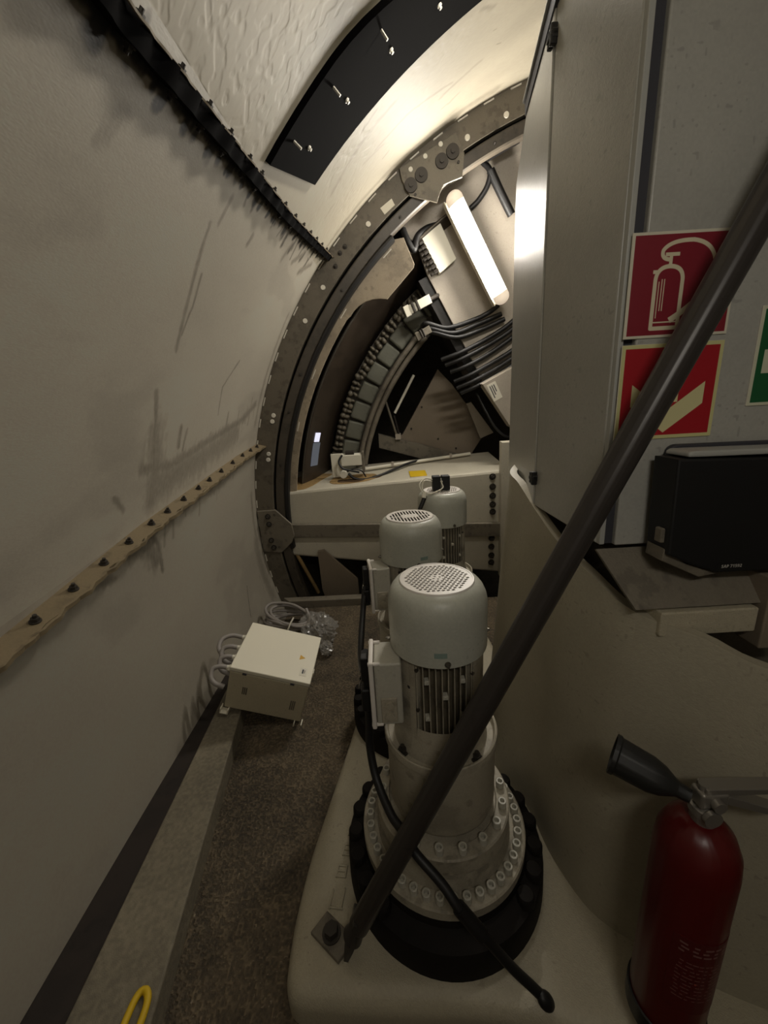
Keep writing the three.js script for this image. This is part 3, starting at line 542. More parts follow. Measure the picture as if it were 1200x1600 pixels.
const hexHead = crease(merge([cyl(0.017, 0.021, 0.006, 20).translate(0, 0.02, 0), cyl(0.021, 0.022, 0.018, 20).translate(0, 0.008, 0)]), 40);
function grilleShape(kind) {
  const sh = new THREE.Shape(); sh.absarc(0, 0, 0.0935, 0, Math.PI * 2);
  const hole = (x, y, w, h, a) => { const c = Math.cos(a), s = Math.sin(a), p = new THREE.Path(); [[-w, -h], [-w, h], [w, h], [w, -h]].forEach(([u, v], i) => { const px = x + u * c - v * s, py = y + u * s + v * c; i ? p.lineTo(px, py) : p.moveTo(px, py); }); p.closePath(); sh.holes.push(p); };
  if (kind === 'mesh') {
    const q = 0.0122;
    for (let i = -9; i <= 9; i++) for (let j = -9; j <= 9; j++) { const x = (i + (Math.abs(j) % 2) * 0.5) * q, y = j * q * 0.86, r = Math.hypot(x, y); if (r < 0.083 && r > 0.019) hole(x, y, 0.0043, 0.0036, 0.5); }
    for (let k = 0; k < 4; k++) hole(0.009 * Math.cos(k * 1.57 + 0.4), 0.009 * Math.sin(k * 1.57 + 0.4), 0.003, 0.003, 0.4);
  } else {
    for (let i = -6; i <= 6; i++) { const x = i * 0.0128, len = Math.sqrt(Math.max(0, 0.083 ** 2 - x * x)); if (!len) continue; const rows = Math.abs(i) <= 2 ? [[0.024, len - 0.004]] : [[0.003, len - 0.003]]; for (const [a, b] of rows) for (const sgn of [1, -1]) hole(x, sgn * (a + b) / 2, 0.0037, (b - a) / 2, 0); }
  }
  return new THREE.ExtrudeGeometry(sh, { depth: 0.003, bevelEnabled: false, curveSegments: 40 }).rotateX(-Math.PI / 2);
}
const motorGeo = {
  cover: lathe([[0.128, 0.788], [0.131, 0.786], [0.1312, 0.895], [0.1305, 0.912], [0.127, 0.929], [0.1205, 0.944], [0.112, 0.955], [0.1, 0.9615], [0.0965, 0.9625], [0.0965, 0.958], [0.112, 0.951], [0.122, 0.936], [0.128, 0.905]], 72),
  ring: lathe([[0.0915, 0.962], [0.0925, 0.9665], [0.0965, 0.9665], [0.0985, 0.963], [0.0985, 0.96], [0.0915, 0.959]], 72),
  fan: merge([cyl(0.03, 0.034, 0.05, 24).translate(0, 0.91, 0), ...Array.from({ length: 9 }, (_, i) => box(0.085, 0.05, 0.003, 0.07, 0.9, 0).rotateY(i * 0.698)), cyl(0.12, 0.12, 0.004, 40).translate(0, 0.872, 0)]),
  mesh: grilleShape('mesh').translate(0, 0.9625, 0), slots: grilleShape('slots').translate(0, 0.9625, 0),
  core: merge([cyl(0.094, 0.094, 0.3, 40).translate(0, 0.655, 0)]),
  rimPlate: lathe([[0.0, 0.49], [0.15, 0.49], [0.153, 0.495], [0.1545, 0.507], [0.1585, 0.509], [0.1615, 0.507], [0.163, 0.5], [0.163, 0.487], [0.158, 0.482], [0, 0.482]], 72),
  skirt: lathe([[0.118, 0.58], [0.12, 0.56], [0.128, 0.52], [0.134, 0.49], [0.08, 0.49], [0.08, 0.58]], 48),
  gearbox: lathe([[0.156, 0.483], [0.156, 0.285], [0.152, 0.272], [0.143, 0.262], [0.135, 0.25], [0.1, 0.25], [0.1, 0.483]], 72),
  upperFlange: lathe([[0.0, 0.25], [0.16, 0.25], [0.164, 0.256], [0.196, 0.256], [0.2, 0.252], [0.2, 0.205], [0.196, 0.2], [0, 0.2]], 72),
  lowerHousing: lathe([[0.0, 0.2], [0.194, 0.202], [0.2, 0.165], [0.205, 0.15], [0.0, 0.15]], 72),
  lowerFlange: lathe([[0.0, 0.152], [0.245, 0.152], [0.249, 0.148], [0.249, 0.122], [0.245, 0.118], [0, 0.118]], 72),
  baseRing: lathe([[0.0, 0.118], [0.248, 0.118], [0.252, 0.1], [0.296, 0.085], [0.301, 0.075], [0.303, 0.0], [0, 0.0]], 72),
};
const fins = [-4.5, -3.5, -2.5, -1.5, -0.5, 0.5, 1.5, 2.5, 3.5, 4.5].map((i) => { const x = i * 0.0155, z0 = Math.sqrt(0.094 ** 2 - x * x), z1 = Math.sqrt(0.1185 ** 2 - x * x); return box(0.0024, 0.262, z1 - z0 + 0.004, x, 0.661, (z0 + z1) / 2 - 0.002); });
const padGeo = (a0, a1) => {
  const s = new THREE.Shape(), P = (r, a) => [r * Math.cos(a * D2R), -r * Math.sin(a * D2R)];
  for (let i = 0; i <= 10; i++) s[i ? 'lineTo' : 'moveTo'](...P(0.119, a0 + (a1 - a0) * i / 10));
  for (let i = 10; i >= 0; i--) s.lineTo(...P(0.092, a0 + (a1 - a0) * i / 10));
  s.closePath();
  return new THREE.ExtrudeGeometry(s, { depth: 0.256, bevelEnabled: true, bevelSize: 0.002, bevelThickness: 0.003, bevelSegments: 2 }).rotateX(-Math.PI / 2).translate(0, 0.529, 0);
};
const PAD0 = 39, PAD1 = 78;
const lug = crease(merge([box(0.0135, 0.012, 0.016, 0, 0, 0, 0.001), cyl(0.0035, 0.0035, 0.018, 10).rotateX(Math.PI / 2).translate(0, 0, 0.0005)]), 30);
function yawDrive(label, x, f, opts = {}) {
  const t = local('yaw_motor', label, 'motor', W(x, -1.4, f), { group: 'upright yaw motors on the cast base', turn: opts.turn ?? 0 });
  part(t, 'base_ring', opts.narrow ? motorGeo.baseRing.clone().scale(0.66, 1, 0.66) : motorGeo.baseRing, M.grease);
  if (!opts.narrow) {
  pieces(t, 'base_bolt', hexHead, M.grease, Array.from({ length: 24 }, (_, i) => { const a = i * 15 * D2R; return { p: new THREE.Vector3(0.275 * Math.sin(a), 0.088, 0.275 * Math.cos(a)), s: 1.15 }; }).filter((_, i) => i > 2 && i < 22));
  part(t, 'lower_flange', motorGeo.lowerFlange, M.paintDirty);
  pieces(t, 'flange_screw', screwGeo, M.paint, Array.from({ length: 40 }, (_, i) => { const a = (i * 9 - 1.5) * D2R; return { p: new THREE.Vector3(0.226 * Math.sin(a), 0.151, 0.226 * Math.cos(a)) }; }));
  } else part(t, 'lower_flange', motorGeo.lowerFlange.clone().scale(0.8, 1, 0.8), M.paintDirty);
  part(t, 'gear_stage', motorGeo.lowerHousing, M.paintDirty);
  part(t, 'upper_flange', motorGeo.upperFlange, M.paintDirty);
  pieces(t, 'flange_screw', screwGeo, M.paint, Array.from({ length: 18 }, (_, i) => { const a = (i * 20 - 11) * D2R; return { p: new THREE.Vector3(0.18 * Math.sin(a), 0.255, 0.18 * Math.cos(a)) }; }));
  part(t, 'gearbox', motorGeo.gearbox, M.paintDirty);
  part(t, 'adapter_rim', motorGeo.rimPlate, M.paintDirty);
  pieces(t, 'adapter_bolt', boltGeo, M.boltDark, [35, 125, 215, 305].map((a) => ({ p: new THREE.Vector3(0.14 * Math.sin(a * D2R), 0.49, 0.14 * Math.cos(a * D2R)), s: 1.2 })));
  part(t, 'motor_foot', motorGeo.skirt, M.paintDirty);
  part(t, 'stator', motorGeo.core, M.statorCore);
  for (const k of [0, Math.PI]) fins.forEach((g) => part(t, 'fin', g.clone().rotateY(k), M.paintDirty));
  for (const k of [0, 90, 180, 270]) if (k % 180 === 0) { part(t, 'stator_pad', padGeo(-PAD1 + 90 + k, -PAD0 + 90 + k), M.paintDirty); part(t, 'stator_pad', padGeo(PAD0 + 90 + k, PAD1 + 90 + k), M.paintDirty); } else null;
  for (const s of [-1, 1]) part(t, 'side_fin', [-2, -1, 0, 1, 2].map((i) => box(0.022, 0.262, 0.0024, s * 0.106, 0.661, i * 0.01)), M.paintDirty);
  pieces(t, 'lug', lug, M.paint, [[0, 0.69], [0, 0.545], [-0.045, 0.73], [0.045, 0.73], [-0.045, 0.62], [0.045, 0.62]].map(([px, py]) => ({ p: new THREE.Vector3(px, py, Math.sqrt(0.116 ** 2 - px * px) - 0.006) })));
  pieces(t, 'pad_hole', cyl(0.005, 0.005, 0.006, 12).rotateX(Math.PI / 2), M.boltDark, [[-36, 0.76], [-36, 0.64], [38, 0.74], [-48, 0.7]].map(([a, y]) => ({ p: new THREE.Vector3(0.118 * Math.sin(a * D2R), y, 0.118 * Math.cos(a * D2R)), q: turnTo(Z, new THREE.Vector3(Math.sin(a * D2R), 0, Math.cos(a * D2R))) })));
  part(t, 'fan_cover', motorGeo.cover, M.cover);
  part(t, 'grille_rim', motorGeo.ring, M.grille);
  part(t, 'fan_grille', motorGeo[opts.grille ?? 'mesh'], M.grille);
  part(t, 'fan', motorGeo.fan, M.fanPlastic);
  pieces(t, 'cover_screw', boltGeo, M.steel, [[2, 0.798], [92, 0.8], [-88, 0.8]].map(([a, y]) => ({ p: new THREE.Vector3(0.131 * Math.sin(a * D2R), y, 0.131 * Math.cos(a * D2R)), q: turnTo(Y, new THREE.Vector3(Math.sin(a * D2R), 0, Math.cos(a * D2R))), s: 0.6 })));
  if (opts.badge !== false) {
    const bx = opts.badge ?? -0.012, g = slab((u, v) => { const a = bx / 0.131 + (u - 0.5) * 0.24; return new THREE.Vector3(0.1312 * Math.sin(a), 0.815 + v * 0.014, 0.1312 * Math.cos(a)); }, (u) => { const a = bx / 0.131 + (u - 0.5) * 0.24; return new THREE.Vector3(Math.sin(a), 0, Math.cos(a)); }, 8, 1, 0.0006);
    part(t, 'badge', g, M.badge);
  }
  if (opts.box !== false) {
    part(t, 'terminal_box', box(0.07, 0.185, 0.1, -0.142, 0.69, 0.045, 0.006), M.paint);
    part(t, 'box_lid', box(0.012, 0.2, 0.112, -0.184, 0.69, 0.045, 0.004), M.grille);
    pieces(t, 'lid_screw', cyl(0.005, 0.005, 0.03, 12).rotateZ(Math.PI / 2), M.grille, [[0.783, 0.093], [0.783, 0], [0.6, 0.093]].map(([y, z]) => ({ p: new THREE.Vector3(-0.176, y, z) })));
    part(t, 'plug_plate', box(0.042, 0.075, 0.006, -0.143, 0.645, 0.096, 0.004), M.paintDirty);
    pieces(t, 'blind_plug', crease(merge([cyl(0.012, 0.012, 0.007, 8), cyl(0.0075, 0.0075, 0.011, 12)]), 30).rotateX(Math.PI / 2), M.paintDirty, [0.664, 0.63].map((y) => ({ p: new THREE.Vector3(-0.143, y, 0.1) })));
    part(t, 'connector', [box(0.022, 0.07, 0.04, -0.203, 0.735, 0.03, 0.004), box(0.026, 0.07, 0.05, -0.205, 0.64, 0.03, 0.006), box(0.02, 0.03, 0.03, -0.2, 0.69, 0.03, 0.003)], M.cable);
    part(t, 'connector_clip', new THREE.TorusGeometry(0.012, 0.0025, 8, 16, Math.PI).rotateY(Math.PI / 2 - 0.4).translate(-0.216, 0.69, 0.05), M.steel);
  }
  return t;
}
mat('badge', 0x7d8f86, 0.5);
const m1 = yawDrive('nearest pale grey yaw motor with a square-holed fan grille', 0.127, 0.926, { badge: -0.012 });
const m2 = yawDrive('middle pale grey yaw motor with a slotted fan grille', 0.105, 1.537, { grille: 'slots', badge: 0.028, turn: 0.12 });
const m3 = yawDrive('farthest pale grey yaw motor with a black device on its fan cover', 0.316, 2.016, { box: false, badge: false, turn: 0.3, narrow: true });
// device on the farthest motor
const dev = thing('motor_sensor', 'black two-block sensor with white wires on top of the farthest motor', 'sensor', W(0.31, -0.43, 2.0));
part(dev, 'block', [box(0.042, 0.075, 0.05, 0.285, EYE - 0.393, -2.0, 0.003)], M.blackBox);
part(dev, 'block', [box(0.042, 0.075, 0.05, 0.333, EYE - 0.393, -2.0, 0.003)], M.blackBox);
part(dev, 'spacer', [cyl(0.006, 0.006, 0.01, 12).rotateX(Math.PI / 2).translate(0.309, EYE - 0.383, -1.973), box(0.01, 0.06, 0.03, 0.309, EYE - 0.4, -2.0)], M.whitePlastic);
part(dev, 'wire', tube([W(0.309, -0.39, 1.972), W(0.312, -0.41, 1.95), W(0.28, -0.425, 1.935), W(0.235, -0.435, 1.93), W(0.205, -0.41, 1.95), W(0.22, -0.375, 1.97), W(0.26, -0.38, 1.98)], 0.0035, { n: 8 }), M.whitePlastic);
part(dev, 'wire', tube([W(0.262, -0.37, 1.98), W(0.22, -0.36, 1.96), W(0.19, -0.385, 1.93), W(0.2, -0.42, 1.91), W(0.215, -0.44, 1.92)], 0.003, { n: 8 }), M.whitePlastic);
const stubC = thing('sensor_cable', 'short black cable with a white tie left of the farthest motor', 'cable', W(0.19, -0.5, 1.9));
part(stubC, 'sheath', tube([W(0.215, -0.44, 1.91), W(0.2, -0.47, 1.9), W(0.175, -0.53, 1.89), W(0.168, -0.6, 1.9)], 0.011, { n: 10 }), M.cable);
part(stubC, 'tie', tube([W(0.213, -0.425, 1.915), W(0.207, -0.45, 1.905)], 0.013, { n: 10 }), M.whitePlastic);

// supply cables
const cableA = thing('motor_cable', 'black cable looping from the middle motor down to the nearest motor', 'cable', W(-0.1, -0.8, 1.3));
part(cableA, 'sheath', tube([W(-0.095, -0.7, 1.5), W(-0.105, -0.76, 1.46), W(-0.115, -0.83, 1.38), W(-0.118, -0.87, 1.26), W(-0.105, -0.84, 1.12), W(-0.085, -0.74, 0.98), W(-0.072, -0.63, 0.9)], 0.012), M.cable);
const cableB = thing('motor_cable', 'thick black cable running down past the nearest motor to its front foot', 'cable', W(0, -1.1, 0.75));
part(cableB, 'sheath', tube([W(-0.074, -0.72, 0.9), W(-0.077, -0.85, 0.9), W(-0.08, -0.93, 0.89), W(-0.066, -1.0, 0.85), W(-0.03, -1.04, 0.78), W(0.0, -1.05, 0.74), W(0.028, -1.052, 0.69), W(0.084, -1.085, 0.645), W(0.122, -1.125, 0.615), W(0.18, -1.2, 0.6), W(0.24, -1.29, 0.592), W(0.285, -1.345, 0.585), W(0.31, -1.372, 0.578)], 0.0115, { seg: 120, n: 14 }), M.cable);
part(cableB, 'joint_sleeve', tube([W(0.118, -1.12, 0.618), W(0.168, -1.185, 0.602)], 0.0165, { n: 14 }), M.cable);
part(cableB, 'end_boot', new THREE.SphereGeometry(1, 20, 14).scale(0.017, 0.028, 0.017).rotateZ(0.6).translate(0.314, EYE - 1.375, -0.574), M.cable);

/* ------------------------------------------------------------------ sheet drum, cabinet and shelf on the right */
const drumRim = [[0.6, -0.23, 1.62], [0.48, -0.25, 1.42], [0.457, -0.268, 1.26], [0.459, -0.329, 1.1], [0.459, -0.372, 0.95], [0.476, -0.401, 0.85], [0.52, -0.449, 0.74], [0.618, -0.475, 0.66], [0.69, -0.507, 0.61], [0.85, -0.54, 0.54], [1.1, -0.56, 0.47]].map((p) => new THREE.Vector3(...p));
const drumCurve = new THREE.CatmullRomCurve3(drumRim, false, 'catmullrom', 0.5);
const drum = thing('drum_casing', 'smooth curved pale drum casing below the cabinet on the right', 'casing', W(0.6, -1.5, 1));
{
  const n = (u) => { const t = drumCurve.getTangentAt(u); return new THREE.Vector3(-t.z, 0, t.x).normalize(); };   // in (x, h, f): away from the drum
  const fn = (u, v) => { const p = drumCurve.getPointAt(u), o = n(u), h = p.y + (-1.52 - p.y) * v, k = 0.085 * v * smooth(0.98, 1.25, p.z); const sg = o.x > 0 ? -1 : 1; return W(p.x + o.x * sg * k, h, p.z + o.z * sg * k); };
  part(drum, 'casing_sheet', slab(fn, (u) => { const o = n(u), sg = o.x > 0 ? 1 : -1; return new THREE.Vector3(o.x * sg, 0, -o.z * sg); }, 70, 24, 0.025), M.drum);
}
const plinth = thing('cabinet_plinth', 'dark recessed plinth under the tall grey cabinet', 'plinth', W(0.9, -1.5, 1.1));
part(plinth, 'plinth_body', box(1.0, 1.0, 0.5, 1.08, EYE - 0.89, -1.1), M.gusset);
const cab = thing('control_cabinet', 'tall grey control cabinet with safety signs on its door', 'cabinet', W(0.9, -0.32, 1.1));
{
  const CXL = 0.466, side = (pts, x0, x1, bevel = 0.004) => {   // a profile in (f, h) pushed along x
    const g = new THREE.ExtrudeGeometry(shapeOf(pts), { depth: x1 - x0 - 2 * bevel, bevelEnabled: true, bevelSize: bevel, bevelThickness: bevel, bevelOffset: -bevel, bevelSegments: 2 });
    // extrude axis z -> world x ; shape x -> f (= -z)
    return g.applyMatrix4(new THREE.Matrix4().makeBasis(new THREE.Vector3(0, 0, -1), Y, X)).translate(x0 + bevel, EYE, 0);
  };
  part(cab, 'body', side([[0.802, -0.315], [0.802, 1.05], [0.985, 1.02], [1.148, 0.87], [1.148, -0.315]], CXL, 1.5), M.cabinet);
  part(cab, 'rear_panel', side([[0, -0.315], [0, 0.872], [0.345, 0.87], [0.51, 0.76], [0.51, -0.315]], 0, 0.5).translate(0, 0, 0).rotateY(-10 * D2R).translate(CXL - 0.003, 0, -1.151), M.cabinet);
  part(cab, 'edge_trim', side([[0, 0.916], [0, 0.924], [0.36, 0.918], [0.36, 0.909]], -0.012, 0.03, 0.002).rotateY(-10 * D2R).translate(CXL, 0, -1.151), M.cabinetTrim);
  part(cab, 'edge_gasket', side([[-0.02, 0.87], [-0.02, 0.918], [0.36, 0.912], [0.345, 0.868]], -0.006, 0.03, 0.001).rotateY(-10 * D2R).translate(CXL, 0, -1.151), M.gasket);
  part(cab, 'frame_lip', box(0.011, 1.36, 0.016, 0.4735, EYE + 0.365, -0.797, 0.002), M.cabinetTrim);
  part(cab, 'gasket', box(0.02, 1.36, 0.008, 0.489, EYE + 0.365, -0.8), M.gasket);
  part(cab, 'door', box(1.0, 1.36, 0.018, 0.999, EYE + 0.363, -0.793, 0.004), M.cabinet);
  const hingeGeo = merge([box(0.016, 0.04, 0.012, 0, 0, 0, 0.003), box(0.02, 0.018, 0.014, 0.004, 0, 0, 0.003), box(0.012, 0.034, 0.012, 0.0, 0, -0.018, 0.003), box(0.02, 0.012, 0.03, 0.002, 0, -0.008, 0.003)]);
  pieces(cab, 'hinge', hingeGeo, M.rubber, [[0.815, 1.14], [-0.228, 1.14]].map(([h, f]) => ({ p: W(CXL - 0.008, h, f).sub(bases.get(cab)) })));
}
// signs
const canvasTex = (w, h, draw) => { const c = document.createElement('canvas'); c.width = w; c.height = h; const g = c.getContext('2d'); draw(g, w, h); const t = new THREE.CanvasTexture(c); t.colorSpace = THREE.SRGBColorSpace; return t; };
function sign(name, label, cx, ch, w, h, f, tex, rough = 0.5) {
  const t = thing(name, label, 'sign', W(cx, ch, f));
  part(t, 'board', box(w, h, 0.0024, cx, EYE + ch, -f - 0.0002, 0.0008), M.paper);
  const m = mat(numbered('print_' + name), 0xffffff, rough, { map: tex });
  const g = new THREE.PlaneGeometry(w - 0.001, h - 0.001).translate(cx, EYE + ch, -f + 0.00125);
  part(t, 'print', g, m, { keepUV: true });
  return t;
}
const CREAM = '#c9c3a0', SIGNRED = '#8e1420';
const DOOR_F = 0.7825;
sign('fire_extinguisher_sign', 'red sign with a fire extinguisher and hose pictogram', 0.5705, 0.1885, 0.196, 0.176, DOOR_F, canvasTex(512, 460, (g, w, h) => {
  g.fillStyle = '#cfc9b4'; g.fillRect(0, 0, w, h); g.fillStyle = '#7c1424'; g.fillRect(12, 12, w - 24, h - 24);
  g.strokeStyle = g.fillStyle = '#cfc6a8'; g.lineWidth = 19; g.lineJoin = 'round';
  g.beginPath(); g.moveTo(127, 418); g.lineTo(127, 205); g.quadraticCurveTo(129, 148, 190, 146); g.quadraticCurveTo(255, 148, 258, 205); g.lineTo(258, 418); g.closePath(); g.stroke();
  g.lineWidth = 5; g.beginPath(); g.moveTo(146, 372); g.lineTo(146, 210); g.moveTo(160, 340); g.lineTo(160, 200); g.moveTo(172, 340); g.lineTo(172, 200); g.stroke();
  g.fillRect(132, 388, 120, 6);
  g.fillRect(112, 160, 22, 16); g.fillRect(183, 98, 16, 50); g.fillRect(163, 88, 68, 16);
  g.lineWidth = 18; g.beginPath(); g.moveTo(196, 118); g.quadraticCurveTo(140, 118, 150, 78); g.quadraticCurveTo(180, 36, 290, 40); g.quadraticCurveTo(420, 60, 405, 190); g.quadraticCurveTo(385, 290, 262, 350); g.stroke();
  g.lineWidth = 34; g.beginPath(); g.moveTo(395, 220); g.quadraticCurveTo(360, 300, 215, 385); g.lineWidth = 28; g.stroke();
}));
sign('direction_arrow_sign', 'red sign with a pale arrow pointing down under the extinguisher sign', 0.5705, 0.0, 0.196, 0.18, DOOR_F, canvasTex(512, 470, (g, w, h) => {
  g.fillStyle = '#c8c38a'; g.fillRect(0, 0, w, h); g.fillStyle = '#a00f1c'; g.fillRect(18, 18, w - 36, h - 36);
  g.fillStyle = '#cfc896'; g.fillRect(200, 46, 112, 240);
  g.beginPath(); g.moveTo(68, 190); g.lineTo(68, 300); g.lineTo(256, 440); g.lineTo(444, 300); g.lineTo(444, 190); g.lineTo(256, 330); g.closePath(); g.fill();
}));
sign('escape_route_sign', 'green and white escape sign cut off at the right edge', 0.836, 0.055, 0.21, 0.182, DOOR_F, canvasTex(512, 444, (g, w, h) => {
  g.fillStyle = '#c8c7ae'; g.fillRect(0, 0, w, h); g.fillStyle = '#14572f'; g.fillRect(14, 14, w - 28, h - 28); g.fillStyle = '#c8c7ae'; g.fillRect(42, 190, 330, 106);
}));
// black unit in its grey frame on the cabinet door
const unit = thing('black_unit', 'black box with printed number in a pale frame on the cabinet door', 'box', W(0.75, -0.25, 0.75));
{
  const pl = (pts, f0, f1, bevel = 0.004, r = 0) => { const g = new THREE.ExtrudeGeometry(shapeOf(pts, r), { depth: f1 - f0 - 2 * bevel, bevelEnabled: bevel > 0, bevelSize: bevel, bevelThickness: bevel, bevelOffset: -bevel, bevelSegments: 2 }); return g.translate(0, EYE, -f1 + bevel); };
  part(unit, 'back_frame', pl([[0.578, -0.102], [1.1, -0.11], [1.1, -0.36], [0.585, -0.33]], 0.765, 0.782, 0.003, 0.02), M.gasket);
  part(unit, 'pale_frame', pl([[0.577, -0.108], [1.1, -0.118], [1.1, -0.128], [0.6, -0.12], [0.57, -0.119], [0.57, -0.112]], 0.705, 0.766, 0.003, 0.006), M.cabinetTrim);
  part(unit, 'housing', pl([[0.548, -0.121], [0.8, -0.13], [0.8, -0.357], [0.657, -0.354], [0.6, -0.332], [0.554, -0.31]], 0.7, 0.766, 0.004), M.blackBox);
  part(unit, 'holder', pl([[0.552, -0.3], [0.6, -0.335], [0.657, -0.356], [0.668, -0.36], [0.63, -0.366], [0.55, -0.326]], 0.71, 0.76, 0.002), M.gusset);
  part(unit, 'side_clip', box(0.01, 0.03, 0.02, 0.551, EYE - 0.275, -0.725, 0.003), M.gusset);
  pieces(unit, 'hole', new THREE.SphereGeometry(0.006, 10, 8).scale(1.5, 0.6, 0.5), M.boltDark, [0.67, 0.71, 0.75].map((x) => ({ p: W(x, -0.128, 0.735).sub(bases.get(unit)) })));
  const tex = canvasTex(256, 48, (g) => { g.fillStyle = '#0b0b0c'; g.fillRect(0, 0, 256, 48); g.fillStyle = '#b9b6ae'; g.font = 'bold 38px sans-serif'; g.textAlign = 'center'; g.fillText('SAP 71592', 128, 38, 246); });
  part(unit, 'printed_number', new THREE.PlaneGeometry(0.058, 0.0115).translate(0.684, EYE - 0.3405, -0.6994), mat('unitPrint', 0xffffff, 0.5, { map: tex }), { keepUV: true });
}
const shelf = thing('cabinet_shelf', 'sloping grey sheet hanging below the cabinet front', 'shelf', W(0.75, -0.38, 0.75));
part(shelf, 'sheet', slab((u, v) => W(0.462 + 0.045 * v + u * 0.6, -0.325 - 0.105 * v, 0.79 - 0.085 * v), () => new THREE.Vector3(0, -0.5, -0.86), 2, 2, 0.006, (u, v) => [u * 0.6, v * 0.14]), M.gusset);
const ledge = thing('support_ledge', 'pale support rail under the sloping grey sheet', 'rail', W(0.63, -0.46, 0.72));
part(ledge, 'rail_body', box(0.2, 0.055, 0.06, 0.655, EYE - 0.463, -0.725, 0.004), M.casting);
part(ledge, 'end_block', box(0.12, 0.16, 0.12, 0.825, EYE - 0.45, -0.75, 0.004), M.panelBrown);

/* ------------------------------------------------------------------ strut, extinguisher, enclosure */
const strut = thing('diagonal_strut', 'long dark grey tubular strut slanting across from the base to the cabinet', 'strut', W(-0.165, -1.385, 0.69));
{
  const a = W(-0.168, -1.378, 0.692), b = W(1.204, 1.474, 0.707), d = b.clone().sub(a).normalize();
  const p0 = a.clone().addScaledVector(d, 0.09);
  part(strut, 'tube', crease(rod(p0, b, 0.027, 40), 40), M.bar);
  const flatEnd = slab((u, v) => a.clone().addScaledVector(d, 0.12 * u).add(new THREE.Vector3(0.0, 0, (v - 0.5) * (0.06 - 0.012 * u))).addScaledVector(new THREE.Vector3(-d.y, d.x, 0), 0.006 + 0.02 * smooth(0.3, 1, u)), () => new THREE.Vector3(d.y, -d.x, 0), 10, 6, 0.012);
  part(strut, 'flat_end', [flatEnd, cyl(0.027, 0.014, 0.06, 24).applyQuaternion(turnTo(Y, d.clone().negate())).translate(...a.clone().addScaledVector(d, 0.075).toArray())], M.bar);
  part(strut, 'foot_plate', flat([[-0.272, 0.731], [-0.232, 0.776], [-0.146, 0.712], [-0.19, 0.668]], -1.386, 0.016, 0.003), M.gusset);
  part(strut, 'foot_bolt', crease(merge([cyl(0.026, 0.026, 0.004, 24).translate(-0.213, EYE - 1.384, -0.725), cyl(0.019, 0.02, 0.02, 6).translate(-0.213, EYE - 1.374, -0.725)]), 30), M.boltDark);
}
const ext = local('fire_extinguisher', 'red fire extinguisher with black nozzle standing in the dark right corner', 'extinguisher', W(0.553, -1.32, 0.53));
part(ext, 'cylinder', lathe([[0, 0.0], [0.058, 0.0], [0.065, 0.01], [0.067, 0.03], [0.067, 0.47], [0.064, 0.505], [0.053, 0.535], [0.035, 0.553], [0.02, 0.558], [0, 0.558]], 56), M.red);
part(ext, 'foot_ring', lathe([[0.064, 0.0], [0.0715, 0.0], [0.0715, 0.045], [0.068, 0.047], [0.064, 0.04]], 48), M.rubber);
part(ext, 'neck', lathe([[0, 0.555], [0.02, 0.555], [0.02, 0.572], [0.024, 0.575], [0.024, 0.59], [0.014, 0.595], [0.014, 0.615], [0, 0.615]], 28), M.valve);
part(ext, 'valve_body', [box(0.05, 0.034, 0.03, 0.004, 0.612, 0, 0.006), cyl(0.011, 0.011, 0.012, 18).rotateX(Math.PI / 2).translate(0.004, 0.612, 0.02), cyl(0.016, 0.016, 0.008, 18).rotateX(Math.PI / 2).translate(-0.004, 0.585, 0.022), cyl(0.008, 0.008, 0.012, 12).translate(-0.01, 0.634, 0)], M.valve);
const lever = (pts, name) => { const g = new THREE.ExtrudeGeometry(shapeOf(pts, 0.004), { depth: 0.022, bevelEnabled: true, bevelSize: 0.0015, bevelThickness: 0.0015, bevelSegments: 2 }).translate(0, 0, -0.011); part(ext, name, g, M.valve); };
lever([[-0.012, 0.622], [-0.012, 0.638], [0.03, 0.636], [0.15, 0.628], [0.15, 0.622], [0.035, 0.624]], 'carry_handle');
lever([[0.02, 0.612], [0.03, 0.62], [0.15, 0.568], [0.146, 0.56], [0.03, 0.604]], 'squeeze_lever');
{
  const a = new THREE.Vector3(-0.03, 0.612, 0.0), b = new THREE.Vector3(-0.127, 0.633, -0.078);
  const d = b.clone().sub(a), L = d.length(), q = turnTo(Y, d);
  part(ext, 'nozzle', lathe([[0.0, 0.0], [0.012, 0.0], [0.014, 0.02], [0.017, 0.025], [0.027, 0.042], [0.033, 0.062], [0.036, L - 0.01], [0.0385, L - 0.007], [0.0385, L], [0.033, L], [0.028, 0.07], [0, 0.05]], 36).applyQuaternion(q).translate(...a.toArray()), M.nozzle);
}
{
  const tex = canvasTex(512, 512, (g) => {
    g.fillStyle = '#4e0808'; g.fillRect(0, 0, 512, 512);
    g.fillStyle = '#77524f'; const w = (y, n, h, k) => { for (let i = 0; i < n; i++) { const x = 40 + hash(i, y, k) * 20 + i * (430 / n); g.fillRect(x, y, (430 / n) * (0.4 + 0.5 * hash(i, y, k + 1)), h); } };
    for (let i = 0; i < 3; i++) w(30 + i * 26, 6, 12, 3); for (let i = 0; i < 11; i++) w(150 + i * 26, 10, 6, 9);
  });
  const g = slab((u, v) => { const a = -0.9 + 1.9 * u; return new THREE.Vector3(0.0672 * Math.sin(a), 0.14 + 0.2 * v, 0.0672 * Math.cos(a)); }, (u) => { const a = -0.9 + 1.9 * u; return new THREE.Vector3(Math.sin(a), 0, Math.cos(a)); }, 24, 1, 0.0005);
  part(ext, 'label_print', g, mat('extLabel', 0xffffff, 0.45, { map: tex }), { keepUV: true });
}
